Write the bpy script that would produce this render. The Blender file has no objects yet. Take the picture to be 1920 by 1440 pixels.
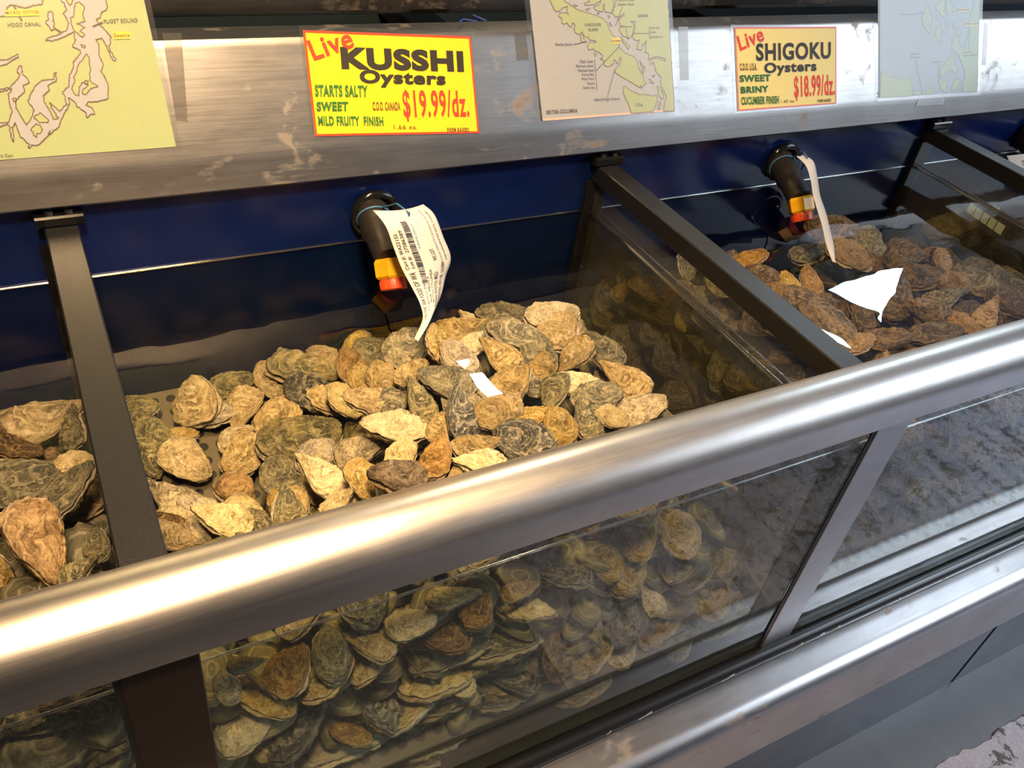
import bpy, math, random
import numpy as np
from mathutils import Vector, Matrix, noise

# ------------------------------------------------------------------ camera and units
# the bench is laid out in units of 0.52 m with the camera at the origin: x along the tanks, y away, z up
S = 0.52; CZ = 1.42
R = np.array([[0.87742851, -0.46169805, 0.13020797],
              [-0.20304805, -0.60336816, -0.77117984],
              [0.43461558, 0.65021671, -0.62315932]])
FPX = 1599.85
def ray(px, py): return R.T @ np.array([px - 960.0, py - 720.0, FPX])
def hy(px, py, y): r = ray(px, py); return r * y / r[1]
def hz(px, py, z): r = ray(px, py); return r * z / r[2]
def hx(px, py, x): r = ray(px, py); return r * x / r[0]
def world(p): return Vector((p[0]*S, p[1]*S, CZ + p[2]*S))
sc = bpy.context.scene
COL = sc.collection
rnd = random.Random(7)

cam_d = bpy.data.cameras.new('camera'); cam = bpy.data.objects.new('camera', cam_d); COL.objects.link(cam)
M = Matrix(((R[0][0], -R[1][0], -R[2][0], 0), (R[0][1], -R[1][1], -R[2][1], 0), (R[0][2], -R[1][2], -R[2][2], CZ), (0, 0, 0, 1)))
cam.matrix_world = M
cam_d.sensor_width = 36; cam_d.lens = FPX/1920*36; cam_d.clip_start = 0.02
sc.camera = cam
sc.view_settings.view_transform = 'Standard'; sc.view_settings.look = 'None'
sc.view_settings.gamma = 1; sc.view_settings.use_curve_mapping = False
sc.view_settings.exposure = -0.12
try:
    sc.cycles.transparent_max_bounces = 40; sc.cycles.max_bounces = 10; sc.cycles.caustics_reflective = False
    sc.cycles.sample_clamp_indirect = 6.0
except Exception: pass

# ------------------------------------------------------------------ object helpers
def tag(o, label=None, cat=None, group=None, kind=None):
    if label: o['label'] = label
    if cat: o['category'] = cat
    if group: o['group'] = group
    if kind: o['kind'] = kind
    return o
def empty(name, loc, label=None, cat=None, group=None):
    o = bpy.data.objects.new(name, None); COL.objects.link(o); o.location = world(loc)
    o.empty_display_size = 0.02
    return tag(o, label, cat, group)
def mesh(name, V, F, mat, parent=None, origin=None, smooth=False, sharp=None):
    """V in bench units; linked as one object"""
    if parent is not None:
        L = Vector(parent.location)
        p = parent.parent
        while p is not None: L = L + Vector(p.location); p = p.parent
    elif origin is not None: L = world(origin)
    else:
        A = np.array(V, float); c = A.mean(0); L = world((c[0], c[1], A[:, 2].min()))
    me = bpy.data.meshes.new(name)
    me.from_pydata([tuple(world(v) - L) for v in V], [], [tuple(f) for f in F]); me.update()
    if smooth:
        me.polygons.foreach_set('use_smooth', [True]*len(me.polygons))
        if sharp: me.set_sharp_from_angle(angle=math.radians(sharp))
    o = bpy.data.objects.new(name, me); COL.objects.link(o)
    for m in (mat if isinstance(mat, (list, tuple)) else [mat]): me.materials.append(m)
    if parent is not None: o.parent = parent
    else: o.location = L
    return o
class G:
    def __init__(s): s.V = []; s.F = []
    def add(s, V, F):
        n = len(s.V); s.V += [tuple(v) for v in V]; s.F += [tuple(i+n for i in f) for f in F]; return s
    def box(s, a, b):
        (x0, y0, z0), (x1, y1, z1) = a, b
        return s.add([(x0,y0,z0),(x1,y0,z0),(x1,y1,z0),(x0,y1,z0),(x0,y0,z1),(x1,y0,z1),(x1,y1,z1),(x0,y1,z1)],
              [(0,3,2,1),(4,5,6,7),(0,1,5,4),(1,2,6,5),(2,3,7,6),(3,0,4,7)])
    def cbox(s, a, b, c=.004):
        """box with chamfered long edges (runs along its longest axis)"""
        d = [b[i]-a[i] for i in range(3)]; k = max(range(3), key=lambda i: d[i]); i, j = [q for q in range(3) if q != k]
        p = [(a[i]+c, a[j]), (b[i]-c, a[j]), (b[i], a[j]+c), (b[i], b[j]-c), (b[i]-c, b[j]), (a[i]+c, b[j]), (a[i], b[j]-c), (a[i], a[j]+c)]
        V = []
        for e in (a[k], b[k]):
            for u, w in p:
                v = [0, 0, 0]; v[i] = u; v[j] = w; v[k] = e; V.append(v)
        F = [(q, (q+1) % 8, 8+(q+1) % 8, 8+q) for q in range(8)] + [tuple(range(7, -1, -1)), tuple(range(8, 16))]
        return s.add(V, F)
    def tube(s, path, rad, n=20, caps=True):
        P = [np.array(p, float) for p in path]; rr = rad if isinstance(rad, (list, tuple)) else [rad]*len(P)
        V = []; up = None
        for i, p in enumerate(P):
            t = P[min(i+1, len(P)-1)] - P[max(i-1, 0)]; t /= np.linalg.norm(t)
            if up is None:
                up = np.array([1., 0, 0]) if abs(t[0]) < .9 else np.array([0, 0, 1.])
            a = up - t*(up @ t); a /= np.linalg.norm(a); up = a; b = np.cross(t, a)
            for k in range(n):
                q = 2*math.pi*k/n; V.append(p + rr[i]*(math.cos(q)*a + math.sin(q)*b))
        F = [(i*n+k, i*n+(k+1) % n, (i+1)*n+(k+1) % n, (i+1)*n+k) for i in range(len(P)-1) for k in range(n)]
        if caps: F += [tuple(range(n-1, -1, -1)), tuple((len(P)-1)*n+k for k in range(n))]
        return s.add(V, F)
    def done(s, name, mat, parent=None, origin=None, smooth=False, sharp=40): return mesh(name, s.V, s.F, mat, parent, origin, smooth, sharp)
def extrude_x(prof, xs, closed=True):
    n = len(prof); V = [(x, y, z) for x in xs for (y, z) in prof]; F = []
    m = n if closed else n-1
    for i in range(len(xs)-1):
        for k in range(m): F.append((i*n+k, i*n+(k+1) % n, (i+1)*n+(k+1) % n, (i+1)*n+k))
    if closed: F += [tuple(range(n)), tuple(reversed([(len(xs)-1)*n+k for k in range(n)]))]
    return V, F

# ------------------------------------------------------------------ materials
class NT:
    def __init__(s, name):
        s.m = bpy.data.materials.new(name); s.m.use_nodes = True; s.t = s.m.node_tree; s.t.nodes.clear()
        s.out = s.t.nodes.new('ShaderNodeOutputMaterial')
    def n(s, typ, props=None, **inp):
        d = s.t.nodes.new(typ)
        for k, v in (props or {}).items(): setattr(d, k, v)
        for k, v in inp.items():
            k2 = {'IORR': 'IOR'}.get(k, k.replace('_', ' '))
            if k2 not in d.inputs:
                k2 = int(k[1:]) if k[0] == 'i' and k[1:].isdigit() else k2
            if isinstance(v, bpy.types.NodeSocket): s.t.links.new(v, d.inputs[k2])
            else: d.inputs[k2].default_value = v
        return d
    def coords(s, scale=(1, 1, 1), kind='Object'):
        c = s.n('ShaderNodeTexCoord'); mp = s.n('ShaderNodeMapping', Vector=c.outputs[kind]); mp.inputs['Scale'].default_value = scale
        return mp.outputs[0]
    def noise(s, vec, scale, detail=4, rough=.55, dist=0):
        return s.n('ShaderNodeTexNoise', Vector=vec, Scale=scale, Detail=detail, Roughness=rough, Distortion=dist).outputs[0]
    def ramp(s, fac, stops, interp='LINEAR'):
        r = s.n('ShaderNodeValToRGB', Fac=fac); e = r.color_ramp.elements; r.color_ramp.interpolation = interp
        while len(e) < len(stops): e.new(.5)
        for el, (p, c) in zip(e, stops):
            el.position = p; el.color = (c[0], c[1], c[2], 1) if isinstance(c, (tuple, list)) else (c, c, c, 1)
        return r.outputs[0]
    def mix(s, fac, a, b, mode='MIX'):
        d = s.t.nodes.new('ShaderNodeMix'); d.data_type = 'RGBA'; d.blend_type = mode
        for i, v in ((0, fac), (6, a), (7, b)):
            if isinstance(v, bpy.types.NodeSocket): s.t.links.new(v, d.inputs[i])
            else: d.inputs[i].default_value = v if i == 0 else (v[0], v[1], v[2], 1)
        return d.outputs[2]
    def math(s, op, a, b=0.0, c=0.0): 
        d = s.t.nodes.new('ShaderNodeMath'); d.operation = op
        for i, v in enumerate((a, b, c)):
            if isinstance(v, bpy.types.NodeSocket): s.t.links.new(v, d.inputs[i])
            else: d.inputs[i].default_value = v
        return d.outputs[0]
    def bump(s, h, strength, dist=.001):
        return s.n('ShaderNodeBump', Height=h, Strength=strength, Distance=dist).outputs[0]
    def bsdf(s, color=(.8, .8, .8), rough=.5, metal=0, normal=None, spec=.5, **k):
        if isinstance(color, tuple): color = (*color[:3], 1)
        d = s.n('ShaderNodeBsdfPrincipled', Base_Color=color, Roughness=rough, Metallic=metal, **k)
        d.inputs['Specular IOR Level'].default_value = spec
        if normal is not None: s.t.links.new(normal, d.inputs['Normal'])
        return d.outputs[0]
    def end(s, sh, vol=None):
        s.t.links.new(sh, s.out.inputs['Surface'])
        if vol is not None: s.t.links.new(vol, s.out.inputs['Volume'])
        return s.m

def plain(name, color, rough=.5, metal=0, spec=.5):
    t = NT(name); return t.end(t.bsdf(color, rough, metal, spec=spec))
def steel(name, base=(.62, .60, .58), rough=.3, rust=.0, dark=0., dents=.25):
    t = NT(name)
    v = t.coords(); streak = t.noise(t.coords((3, 90, 90)), 3.0, 5, .6)
    broad = t.noise(v, 7, 4, .6); fine = t.noise(t.coords((1.5, 6, 6)), 14, 5, .7)
    col = t.mix(t.ramp(broad, [(.35, 0.), (.7, 1.)]), base, tuple(c*.80 for c in base))
    col = t.mix(t.math('MULTIPLY', t.ramp(fine, [(.45, 0.), (.75, 1.)]), .35), col, tuple(c*.7 for c in base))
    rg = t.math('ADD', t.math('MULTIPLY', streak, .10), t.math('ADD', t.math('MULTIPLY', fine, .12), rough-.11))
    met = 1.0
    if rust > 0:
        r1 = t.noise(t.coords((14, 22, 22)), 1.0, 6, .65, .4)
        r2 = t.noise(t.coords((60, 60, 60)), 1.0, 3, .6)
        msk = t.math('MULTIPLY', t.ramp(r1, [(.63-.12*rust, 0.), (.72-.06*rust, 1.)]), t.ramp(r2, [(.35, 0.), (.65, .8)]))
        col = t.mix(msk, col, (.19, .11, .05)); rg = t.math('ADD', rg, t.math('MULTIPLY', msk, .3))
        met = t.math('SUBTRACT', 1.0, t.math('MULTIPLY', msk, .7))
    b = t.bump(t.math('ADD', t.math('MULTIPLY', streak, .5), t.math('MULTIPLY', broad, dents*6)), .14, .0012)
    d = t.bsdf(col, rg, 0, b)
    if isinstance(met, float): d.node.inputs['Metallic'].default_value = met
    else: t.t.links.new(met, d.node.inputs['Metallic'])
    return t.end(d)

STEEL_F = steel('fascia_steel', (.52, .50, .485), .34, .42)
STEEL_R = steel('rail_steel', (.66, .63, .61), .37, 0, dents=.15)
STEEL_L = steel('ledge_steel', (.58, .555, .55), .33, .25, dents=.12)
STEEL_S = steel('strip_steel', (.50, .49, .50), .42, 0)
STEEL_P = steel('panel_steel', (.26, .27, .30), .38, 0)
STEEL_SHELF = steel('shelf_steel', (.40, .36, .33), .36, .6)

def m_blue():
    t = NT('blue_wall_paint'); v = t.coords((1, 1, 1)); n = t.noise(v, 5, 4)
    c = t.mix(n, (.002, .010, .072), (.005, .018, .115)); sp = t.ramp(t.noise(v, 160, 2), [(.76, 0.), (.80, 1.)])
    c = t.mix(t.math('MULTIPLY', sp, .5), c, (.2, .25, .35))
    return t.end(t.bsdf(c, t.math('ADD', t.math('MULTIPLY', n, .15), .12), 0, t.bump(t.noise(v, 18, 3), .05)))
BLUE = m_blue()
def m_black(name='black_powder_coat', c0=(.010, .010, .012), r=.38):
    t = NT(name); v = t.coords(); n = t.noise(v, 700, 2); s = t.ramp(t.noise(v, 260, 2), [(.76, 0.), (.80, 1.)])
    c = t.mix(t.math('MULTIPLY', s, .6), c0, (.35, .36, .38))
    return t.end(t.bsdf(c, r, 0, t.bump(n, .5, .0006)))
BLACK = m_black(); RUBBER = plain('black_rubber', (.012, .012, .014), .3)
GLOSSBLACK = plain('black_plastic_gloss', (.008, .008, .009), .12)
PIPE = plain('black_pipe', (.02, .017, .015), .42)
YEL = plain('yellow_plastic', (.85, .45, .01), .35); RED = plain('orange_red_plastic', (.75, .08, .02), .35)
BAND = plain('blue_rubber_band', (.05, .17, .36), .5)
SCREW = plain('screw_steel', (.16, .16, .16), .4, 1)
SLATE = plain('slate_panel', (.02, .035, .045), .5)

def m_clear(name, ior=1.5, tint=(.96, .98, .98), rough=.0, bump=None, haze=0., hazecol=(.6, .62, .6)):
    t = NT(name)
    tr = t.n('ShaderNodeBsdfTransparent', Color=(*tint, 1)).outputs[0]
    nrm = None
    if bump:
        v = t.coords((1, 1, 1)); h = t.noise(v, bump[0], 2, .5, .3); nrm = t.bump(h, bump[1], bump[2])
    gl = t.n('ShaderNodeBsdfGlossy', Roughness=rough, Color=(1, 1, 1, 1))
    fr = t.n('ShaderNodeFresnel', IORR=ior)
    if nrm is not None: t.t.links.new(nrm, gl.inputs['Normal']); t.t.links.new(nrm, fr.inputs['Normal'])
    # the same share is mirrored from either side of the sheet (entering value), never total reflection
    geo = t.n('ShaderNodeNewGeometry')
    dot = t.n('ShaderNodeVectorMath', {'operation': 'DOT_PRODUCT'}); 
    t.t.links.new(geo.outputs['Incoming'], dot.inputs[0])
    t.t.links.new(nrm if nrm is not None else geo.outputs['Normal'], dot.inputs[1])
    c = t.math('ABSOLUTE', dot.outputs['Value'])
    r0 = ((ior-1)/(ior+1))**2
    f = t.math('ADD', t.math('MULTIPLY', t.math('POWER', t.math('SUBTRACT', 1.0, t.math('MINIMUM', c, 1.0)), 5.0), 1-r0), r0)
    t.t.nodes.remove(fr)
    mx = t.n('ShaderNodeMixShader', i0=f, i1=tr, i2=gl.outputs[0]).outputs[0]
    if haze > 0:
        hv = t.noise(t.coords(), 9, 5, .65); hm = t.math('MULTIPLY', t.ramp(hv, [(.35, .35), (.7, 1.)]), haze)
        df = t.n('ShaderNodeBsdfDiffuse', Color=(*hazecol, 1)).outputs[0]
        mx = t.n('ShaderNodeMixShader', i0=hm, i1=mx, i2=df).outputs[0]
    return t, mx
def m_glass():
    t, s = m_clear('tank_glass', 1.5, (.95, .98, .97), 0., None, .018, (.50, .55, .50)); return t.end(s)
GLASS = m_glass()
def m_divglass():
    t, s = m_clear('divider_glass', 1.5, (.93, .96, .97), 0., None, .14, (.38, .37, .36)); return t.end(s)  # haze raised to mimic oysters reflected in the pane
DGLASS = m_divglass()
def m_water(vcol=(.50, .44, .28), dens=1.7, top=True):
    t, s = m_clear('water_surface', 1.34, (1, 1, 1), 0.0, (5.5, .5, .006))
    va = t.n('ShaderNodeVolumeAbsorption', Color=(*vcol, 1), Density=dens).outputs[0]
    a = t.end(s, va)
    t2 = NT('water_side'); va2 = t2.n('ShaderNodeVolumeAbsorption', Color=(*vcol, 1), Density=dens).outputs[0]
    b = t2.end(t2.n('ShaderNodeBsdfTransparent').outputs[0], va2)
    return a, b

def paper(name, col, rough=.55, coat=.0):
    t = NT(name); v = t.coords(); n = t.noise(v, 60, 3)
    c = t.mix(n, tuple(q*.96 for q in col), tuple(min(1, q*1.03) for q in col))
    d = t.bsdf(c, rough, 0); d.node.inputs['Coat Weight'].default_value = coat; d.node.inputs['Coat Roughness'].default_value = .12
    return t.end(d)
CARD_Y = paper('yellow_card', (.95, .74, .0)); INK_RED = paper('red_ink', (.80, .05, .02)); INK_BLK = paper('black_ink', (.025, .02, .012))
INK_GRN = paper('green_ink', (.02, .16, .02)); INK_BRN = paper('brown_ink', (.18, .08, .01)); BORD = paper('red_border', (.75, .06, .01))
MAP_G = paper('map_green', (.46, .55, .26)); MAP_W = paper('map_water_grey', (.48, .50, .54)); COAST = paper('coastline_brown', (.25, .15, .11))
MAP3_W = paper('map_pale_blue', (.42, .50, .58)); MAP3_G = paper('map_pale_green', (.46, .60, .30)); COAST3 = paper('coastline_faded', (.28, .30, .33))
MAP_INK = paper('map_ink', (.10, .07, .07)); HILITE = paper('highlighter_yellow', (.95, .72, .05)); PINK = paper('pink_paper_edge', (.85, .62, .52))
def m_lam():
    t, s = m_clear('laminate_film', 1.5, (.97, .97, .97), .22, (30, .15, .001), .015, (.8, .78, .76)); return t.end(s)
LAM = m_lam()
def m_tagpaper():
    t = NT('tag_paper'); df = t.bsdf((.82, .80, .76), .55); tl = t.n('ShaderNodeBsdfTranslucent', Color=(.7, .66, .6, 1)).outputs[0]
    return t.end(t.n('ShaderNodeMixShader', i0=.25, i1=df, i2=tl).outputs[0])
TAGP = m_tagpaper(); TAGINK = plain('tag_ink', (.03, .03, .04), .6); TAGBLUE = plain('tag_blue_ink', (.15, .3, .6), .6)

# ------------------------------------------------------------------ oyster shells
def m_shell(name, cols, chalk=(.60, .50, .29), ring=.6, edge=(.5, .42, .3), ck=.64):
    t = NT(name)
    at = t.n('ShaderNodeAttribute', {'attribute_name': 'ring'}); s = at.outputs['Fac']
    oi = t.n('ShaderNodeObjectInfo'); rn = oi.outputs['Random']
    tc = t.n('ShaderNodeTexCoord')
    off = t.n('ShaderNodeCombineXYZ', i0=t.math('MULTIPLY', rn, 9.0), i1=t.math('MULTIPLY', rn, 5.0), i2=0.)
    vec = t.n('ShaderNodeVectorMath', {'operation': 'ADD'}, i0=tc.outputs['Object'], i1=off.outputs[0]).outputs[0]
    n1 = t.noise(vec, 2.6, 5, .62, .6); n2 = t.noise(vec, 8, 6, .68, .3); n3 = t.noise(vec, 30, 4, .6)
    c = t.ramp(t.math('ADD', t.math('MULTIPLY', n1, .7), t.math('MULTIPLY', n2, .3)), [(.36, cols[0]), (.50, cols[1]), (.62, cols[2])])
    w = t.math('SINE', t.math('ADD', t.math('MULTIPLY', s, 40.0), t.math('MULTIPLY', n1, 13.0)))
    w = t.math('MULTIPLY', t.ramp(w, [(.0, 1.), (.45, 0.)]), t.ramp(n2, [(.42, .0), (.62, 1.)]))
    c = t.mix(t.math('MULTIPLY', w, ring*.55), c, tuple(q*.28 for q in cols[0]))
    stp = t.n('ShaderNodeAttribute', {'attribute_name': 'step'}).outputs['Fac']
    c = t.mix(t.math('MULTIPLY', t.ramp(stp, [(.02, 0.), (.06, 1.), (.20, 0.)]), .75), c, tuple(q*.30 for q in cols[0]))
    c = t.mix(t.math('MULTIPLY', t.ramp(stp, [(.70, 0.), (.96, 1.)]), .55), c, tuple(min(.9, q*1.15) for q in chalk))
    w2 = t.math('SINE', t.math('ADD', t.math('MULTIPLY', s, 14.0), t.math('MULTIPLY', n1, 9.0)))
    c = t.mix(t.math('MULTIPLY', t.ramp(w2, [(.7, 0.), (1., 1.)]), .4), c, chalk)
    n4 = t.noise(vec, 17, 6, .75, .2)
    c = t.mix(t.math('MULTIPLY', t.ramp(n4, [(.52, 0.), (.66, 1.)]), .55), c, chalk)
    c = t.mix(t.math('MULTIPLY', t.ramp(n4, [(.34, 1.), (.46, 0.)]), .6), c, tuple(q*.35 for q in cols[0]))
    ch = t.ramp(t.noise(vec, 4.2, 5, .7, .5), [(ck, 0.), (ck+.06, 1.)])
    c = t.mix(t.math('MULTIPLY', ch, .85), c, chalk)
    sp = t.ramp(n2, [(.28, 1.), (.37, 0.)])
    c = t.mix(t.math('MULTIPLY', sp, .7), c, tuple(q*.2 for q in cols[0]))
    c = t.mix(t.math('MULTIPLY', t.ramp(s, [(.93, 0.), (1., 1.)]), .55), c, edge)
    v = t.n('ShaderNodeHueSaturation', Color=c, Value=t.math('ADD', t.math('MULTIPLY', rn, .5), .75),
            Saturation=t.math('ADD', t.math('MULTIPLY', t.math('FRACT', t.math('MULTIPLY', rn, 7.3)), .4), .8)).outputs[0]
    h = t.math('ADD', t.math('MULTIPLY', n2, .9), t.math('ADD', t.math('MULTIPLY', n3, .6), t.math('MULTIPLY', w, -.25)))
    return t.end(t.bsdf(v, .55, 0, t.bump(h, .75, .004), .35))
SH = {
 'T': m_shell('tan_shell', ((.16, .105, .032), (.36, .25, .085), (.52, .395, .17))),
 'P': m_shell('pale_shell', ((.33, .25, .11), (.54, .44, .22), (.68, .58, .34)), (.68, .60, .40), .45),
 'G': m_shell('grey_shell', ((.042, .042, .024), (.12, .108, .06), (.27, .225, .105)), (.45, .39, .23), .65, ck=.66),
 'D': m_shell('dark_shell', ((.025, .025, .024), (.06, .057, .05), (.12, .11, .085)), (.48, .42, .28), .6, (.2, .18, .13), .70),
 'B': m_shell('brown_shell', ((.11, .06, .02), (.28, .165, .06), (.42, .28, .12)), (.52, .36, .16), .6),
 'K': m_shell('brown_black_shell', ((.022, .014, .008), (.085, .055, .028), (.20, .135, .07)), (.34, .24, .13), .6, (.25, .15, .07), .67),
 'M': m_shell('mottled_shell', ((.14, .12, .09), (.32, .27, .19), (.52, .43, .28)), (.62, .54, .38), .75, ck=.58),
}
def shell_mesh(seed, up, narrow, curve):
    """one valve, length 1 along x with the hinge at x=-0.5, width about 0.78"""
    r = random.Random(seed); nr, ns = 34, 84
    ph = [r.uniform(0, 6.28) for _ in range(8)]
    def outline(th):
        c, s_ = math.cos(th), math.sin(th)
        x = .5*c; w = .40*(1 - narrow*.5*(1-c)*.9) * (1 if abs(c) < 1 else 1)
        y = w*s_*(1 + .12*math.cos(th+ph[0])*.6)
        k = 1 + .035*math.sin(3*th+ph[1]) + .022*math.sin(5*th+ph[2]) + .014*math.sin(9*th+ph[3]) + .010*math.sin(14*th+ph[4])
        return (x*k, (y + curve*(.25-x*x))*k)
    OUT = [outline(2*math.pi*k/360) for k in range(360)]
    ux, uy = outline(math.pi); uf = r.uniform(.50, .80); ux *= uf; uy *= uf
    # polar table of the outline seen from the hinge
    tab = {}
    for (x, y) in OUT:
        a = math.atan2(y-uy, x-ux); tab[round(math.degrees(a))] = max(tab.get(round(math.degrees(a)), 0), math.hypot(x-ux, y-uy))
    ks = sorted(tab)
    def reach(a):
        d = math.degrees(a); lo = [k for k in ks if k <= d]; hi = [k for k in ks if k >= d]
        if not lo or not hi: return tab[ks[0]] if not lo else tab[ks[-1]]
        l, h = lo[-1], hi[0]
        return tab[l] if l == h else tab[l] + (tab[h]-tab[l])*(d-l)/(h-l)
    H = .15 if up else .24; sg = 1 if up else -1
    V = []; ring = []; nringz = r.randint(4, 7)
    cx, cy = .02, curve*.2
    def vert(rho, th):
        ox, oy = outline(th); x = cx + (ox-cx)*rho; y = cy + (oy-cy)*rho
        a = math.atan2(y-uy, x-ux); D = reach(a); s_ = min(1.0, math.hypot(x-ux, y-uy)/max(D, .02))
        if math.hypot(x-ux, y-uy) < .015: s_ = 0
        dome = max(0, 1 - rho**2.3)**.75
        nz = noise.noise(Vector((x*3.1+seed, y*3.1, seed*.7)))
        n2 = noise.noise(Vector((x*9+seed*2, y*9, 3)))
        tt = s_*nringz + nz*2.2 + n2*.7; fr = tt - math.floor(tt)
        terr = (fr**1.4)*.040*(.3+s_)
        ruf = math.sin(th*7+ph[5]+nz*4)*.016*s_**3 + math.sin(th*13+ph[6]+n2*4)*.009*s_**3
        z = H*dome*(1+.6*nz) + terr*(.4+.6*min(1, dome*2+.3)) + .035*n2 + .012
        z += ruf + .05*max(0, 1-s_*4)*(1 if not up else .5)
        x2 = x + (ox-cx)*terr*.5; y2 = y + (oy-cy)*terr*.5
        return (x2, y2, sg*max(z, -.004)), (s_, fr)
    step = []
    p, s0 = vert(.0001, 0); V.append(p); ring.append(s0[0]); step.append(.5)
    for i in range(1, nr+1):
        rho = i/nr
        for k in range(ns):
            p, s0 = vert(rho, 2*math.pi*k/ns); V.append(p); ring.append(s0[0]); step.append(s0[1])
    F = []
    for k in range(ns): F.append((0, 1+k, 1+(k+1) % ns) if up else (0, 1+(k+1) % ns, 1+k))
    for i in range(nr-1):
        for k in range(ns):
            a, b = 1+i*ns+k, 1+i*ns+(k+1) % ns; c, d = b+ns, a+ns
            F.append((a, d, c, b) if up else (a, b, c, d))
    # inner side so the valve is a closed body
    n0 = len(V); V.append((cx, cy, sg*.004)); ring.append(1); step.append(.5)
    for k in range(ns):
        a = 1+(nr-1)*ns+k; b = 1+(nr-1)*ns+(k+1) % ns
        F.append((n0, b, a) if up else (n0, a, b))
    me = bpy.data.meshes.new('shell_valve'); me.from_pydata(V, [], F); me.update()
    me.polygons.foreach_set('use_smooth', [True]*len(me.polygons))
    at = me.attributes.new('ring', 'FLOAT', 'POINT'); at.data.foreach_set('value', ring)
    at = me.attributes.new('step', 'FLOAT', 'POINT'); at.data.foreach_set('value', step)
    me.materials.append(SH['T'])
    return me
SHAPES = []
for i, (nar, cur) in enumerate([(.75, .05), (.35, -.08), (.95, .12), (.2, .0), (.6, -.15), (.85, .02), (.45, .18), (.3, .08)]):
    SHAPES.append((shell_mesh(11+i*7, True, nar, cur), shell_mesh(13+i*7, False, nar, cur)))

N_OYS = 0
def oyster(c, ax, nrm, L, W, T, typ, label, group=None, shape=None, flip=None):
    """c centre (units), ax long axis towards the hinge, nrm face normal, L W T full sizes in units"""
    global N_OYS; N_OYS += 1
    if shape is None: shape = rnd.randrange(len(SHAPES))
    if flip is None: flip = rnd.random() < .35
    X = Vector(ax).normalized(); Z = Vector(nrm); Z = (Z - X*Z.dot(X)).normalized()
    if flip: Z = -Z
    X = -X; Y = Z.cross(X)
    rot = Matrix((X, Y, Z)).transposed().to_4x4()
    e = bpy.data.objects.new('oyster', None); COL.objects.link(e); e.empty_display_size = .02
    e.matrix_world = Matrix.Translation(world(c)) @ rot
    tag(e, label, 'oyster', group)
    up, lo = SHAPES[shape]
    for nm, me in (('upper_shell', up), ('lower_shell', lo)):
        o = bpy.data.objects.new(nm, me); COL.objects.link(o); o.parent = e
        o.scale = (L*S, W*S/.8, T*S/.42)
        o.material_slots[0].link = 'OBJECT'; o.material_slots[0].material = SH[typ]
    return e

# ------------------------------------------------------------------ bench geometry constants
BX = [-1.385, .0155, 1.425, 2.86, 4.28]     # bar centre lines
BW = .066; ZW = -1.15; YG0, YG1 = .742, .772; YB = 1.86; ZB = -1.83
XL, XR = -1.7, 4.6

# --- rail
def rail_profile():
    c = (.785, -1.010); r = .066; P = [(YG0-.003, -1.046), (.7195, -1.046)]
    for k in range(17):
        a = math.radians(180 - k*11.0); P.append((c[0]+r*math.cos(a), c[1]+r*math.sin(a)))
    P += [(.838, -1.05), (.815, -1.055), (.812, -1.04), (.78, -1.03), (YG0-.003, -1.03)]
    return P
V, F = extrude_x(rail_profile(), list(np.linspace(XL, XR, 40)))
rail = mesh('front_rail', V, F, STEEL_R, smooth=True, sharp=50)
tag(rail, 'brushed stainless bullnose rail running along the top of the front glass', 'rail')

# --- ledge under the glass
P = [(YG0-.002, -1.885), (.66, -1.895)]
for k in range(9):
    a = math.radians(90 + k*11.25); P.append((.655+.045*math.cos(a), -1.940+.045*math.sin(a)))
P += [(.610, -2.165), (.630, -2.18), (.70, -2.18), (.70, -2.16), (.632, -2.155), (.632, -1.95), (.66, -1.915), (YG0-.002, -1.905)]
V, F = extrude_x(P, list(np.linspace(XL, XR, 40)))
tag(mesh('lower_ledge', V, F, STEEL_L, smooth=True, sharp=40), 'lower stainless ledge below the tank glass, rust specks on its top', 'ledge')
# gasket
g = G()
g.tube([(x, .727, -1.858) for x in np.linspace(XL, XR, 30)], .022, 14)
gk = g.done('glass_gasket', RUBBER, smooth=True); tag(gk, 'long black rubber gasket between the front glass and the lower ledge', 'gasket')
SIL = plain('grey_silicone', (.35, .38, .42), .4)
for x0 in (.30, .62, .9, 1.02, 1.28, 1.52, 1.60, 1.66, 1.9, 2.1):
    g = G(); g.tube([(x0+rnd.uniform(-.03, .03), .706, -1.862+rnd.uniform(-.006, .012)), (x0+.012, .7065, -1.851)], .0022, 6); g.done('silicone_dab', SIL, gk)

# --- base panel with its dark slot, floor
g = G(); px0 = hy(1860, 1185, .665)[0]
g.box((XL, .665, -2.73), (px0-.012, .70, -2.1805)); g.done('base_panel', STEEL_P).__setitem__('label', 'grey brushed steel base panel below the ledge, left of the dark slot')
o = bpy.data.objects['base_panel']; o['category'] = 'panel'
g = G(); g.box((px0+.012, .665, -2.73), (XR, .70, -2.1805)); o = g.done('base_panel', STEEL_P)
tag(o, 'grey brushed steel base panel below the ledge, right of the dark slot', 'panel')
g = G(); g.box((px0-.012, .69, -2.73), (px0+.012, .70, -2.1805)); tag(g.done('joint_filler', plain('slot_black', (.004, .004, .005), .8)), 'black vertical joint between the two base panels', 'joint')

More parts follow.
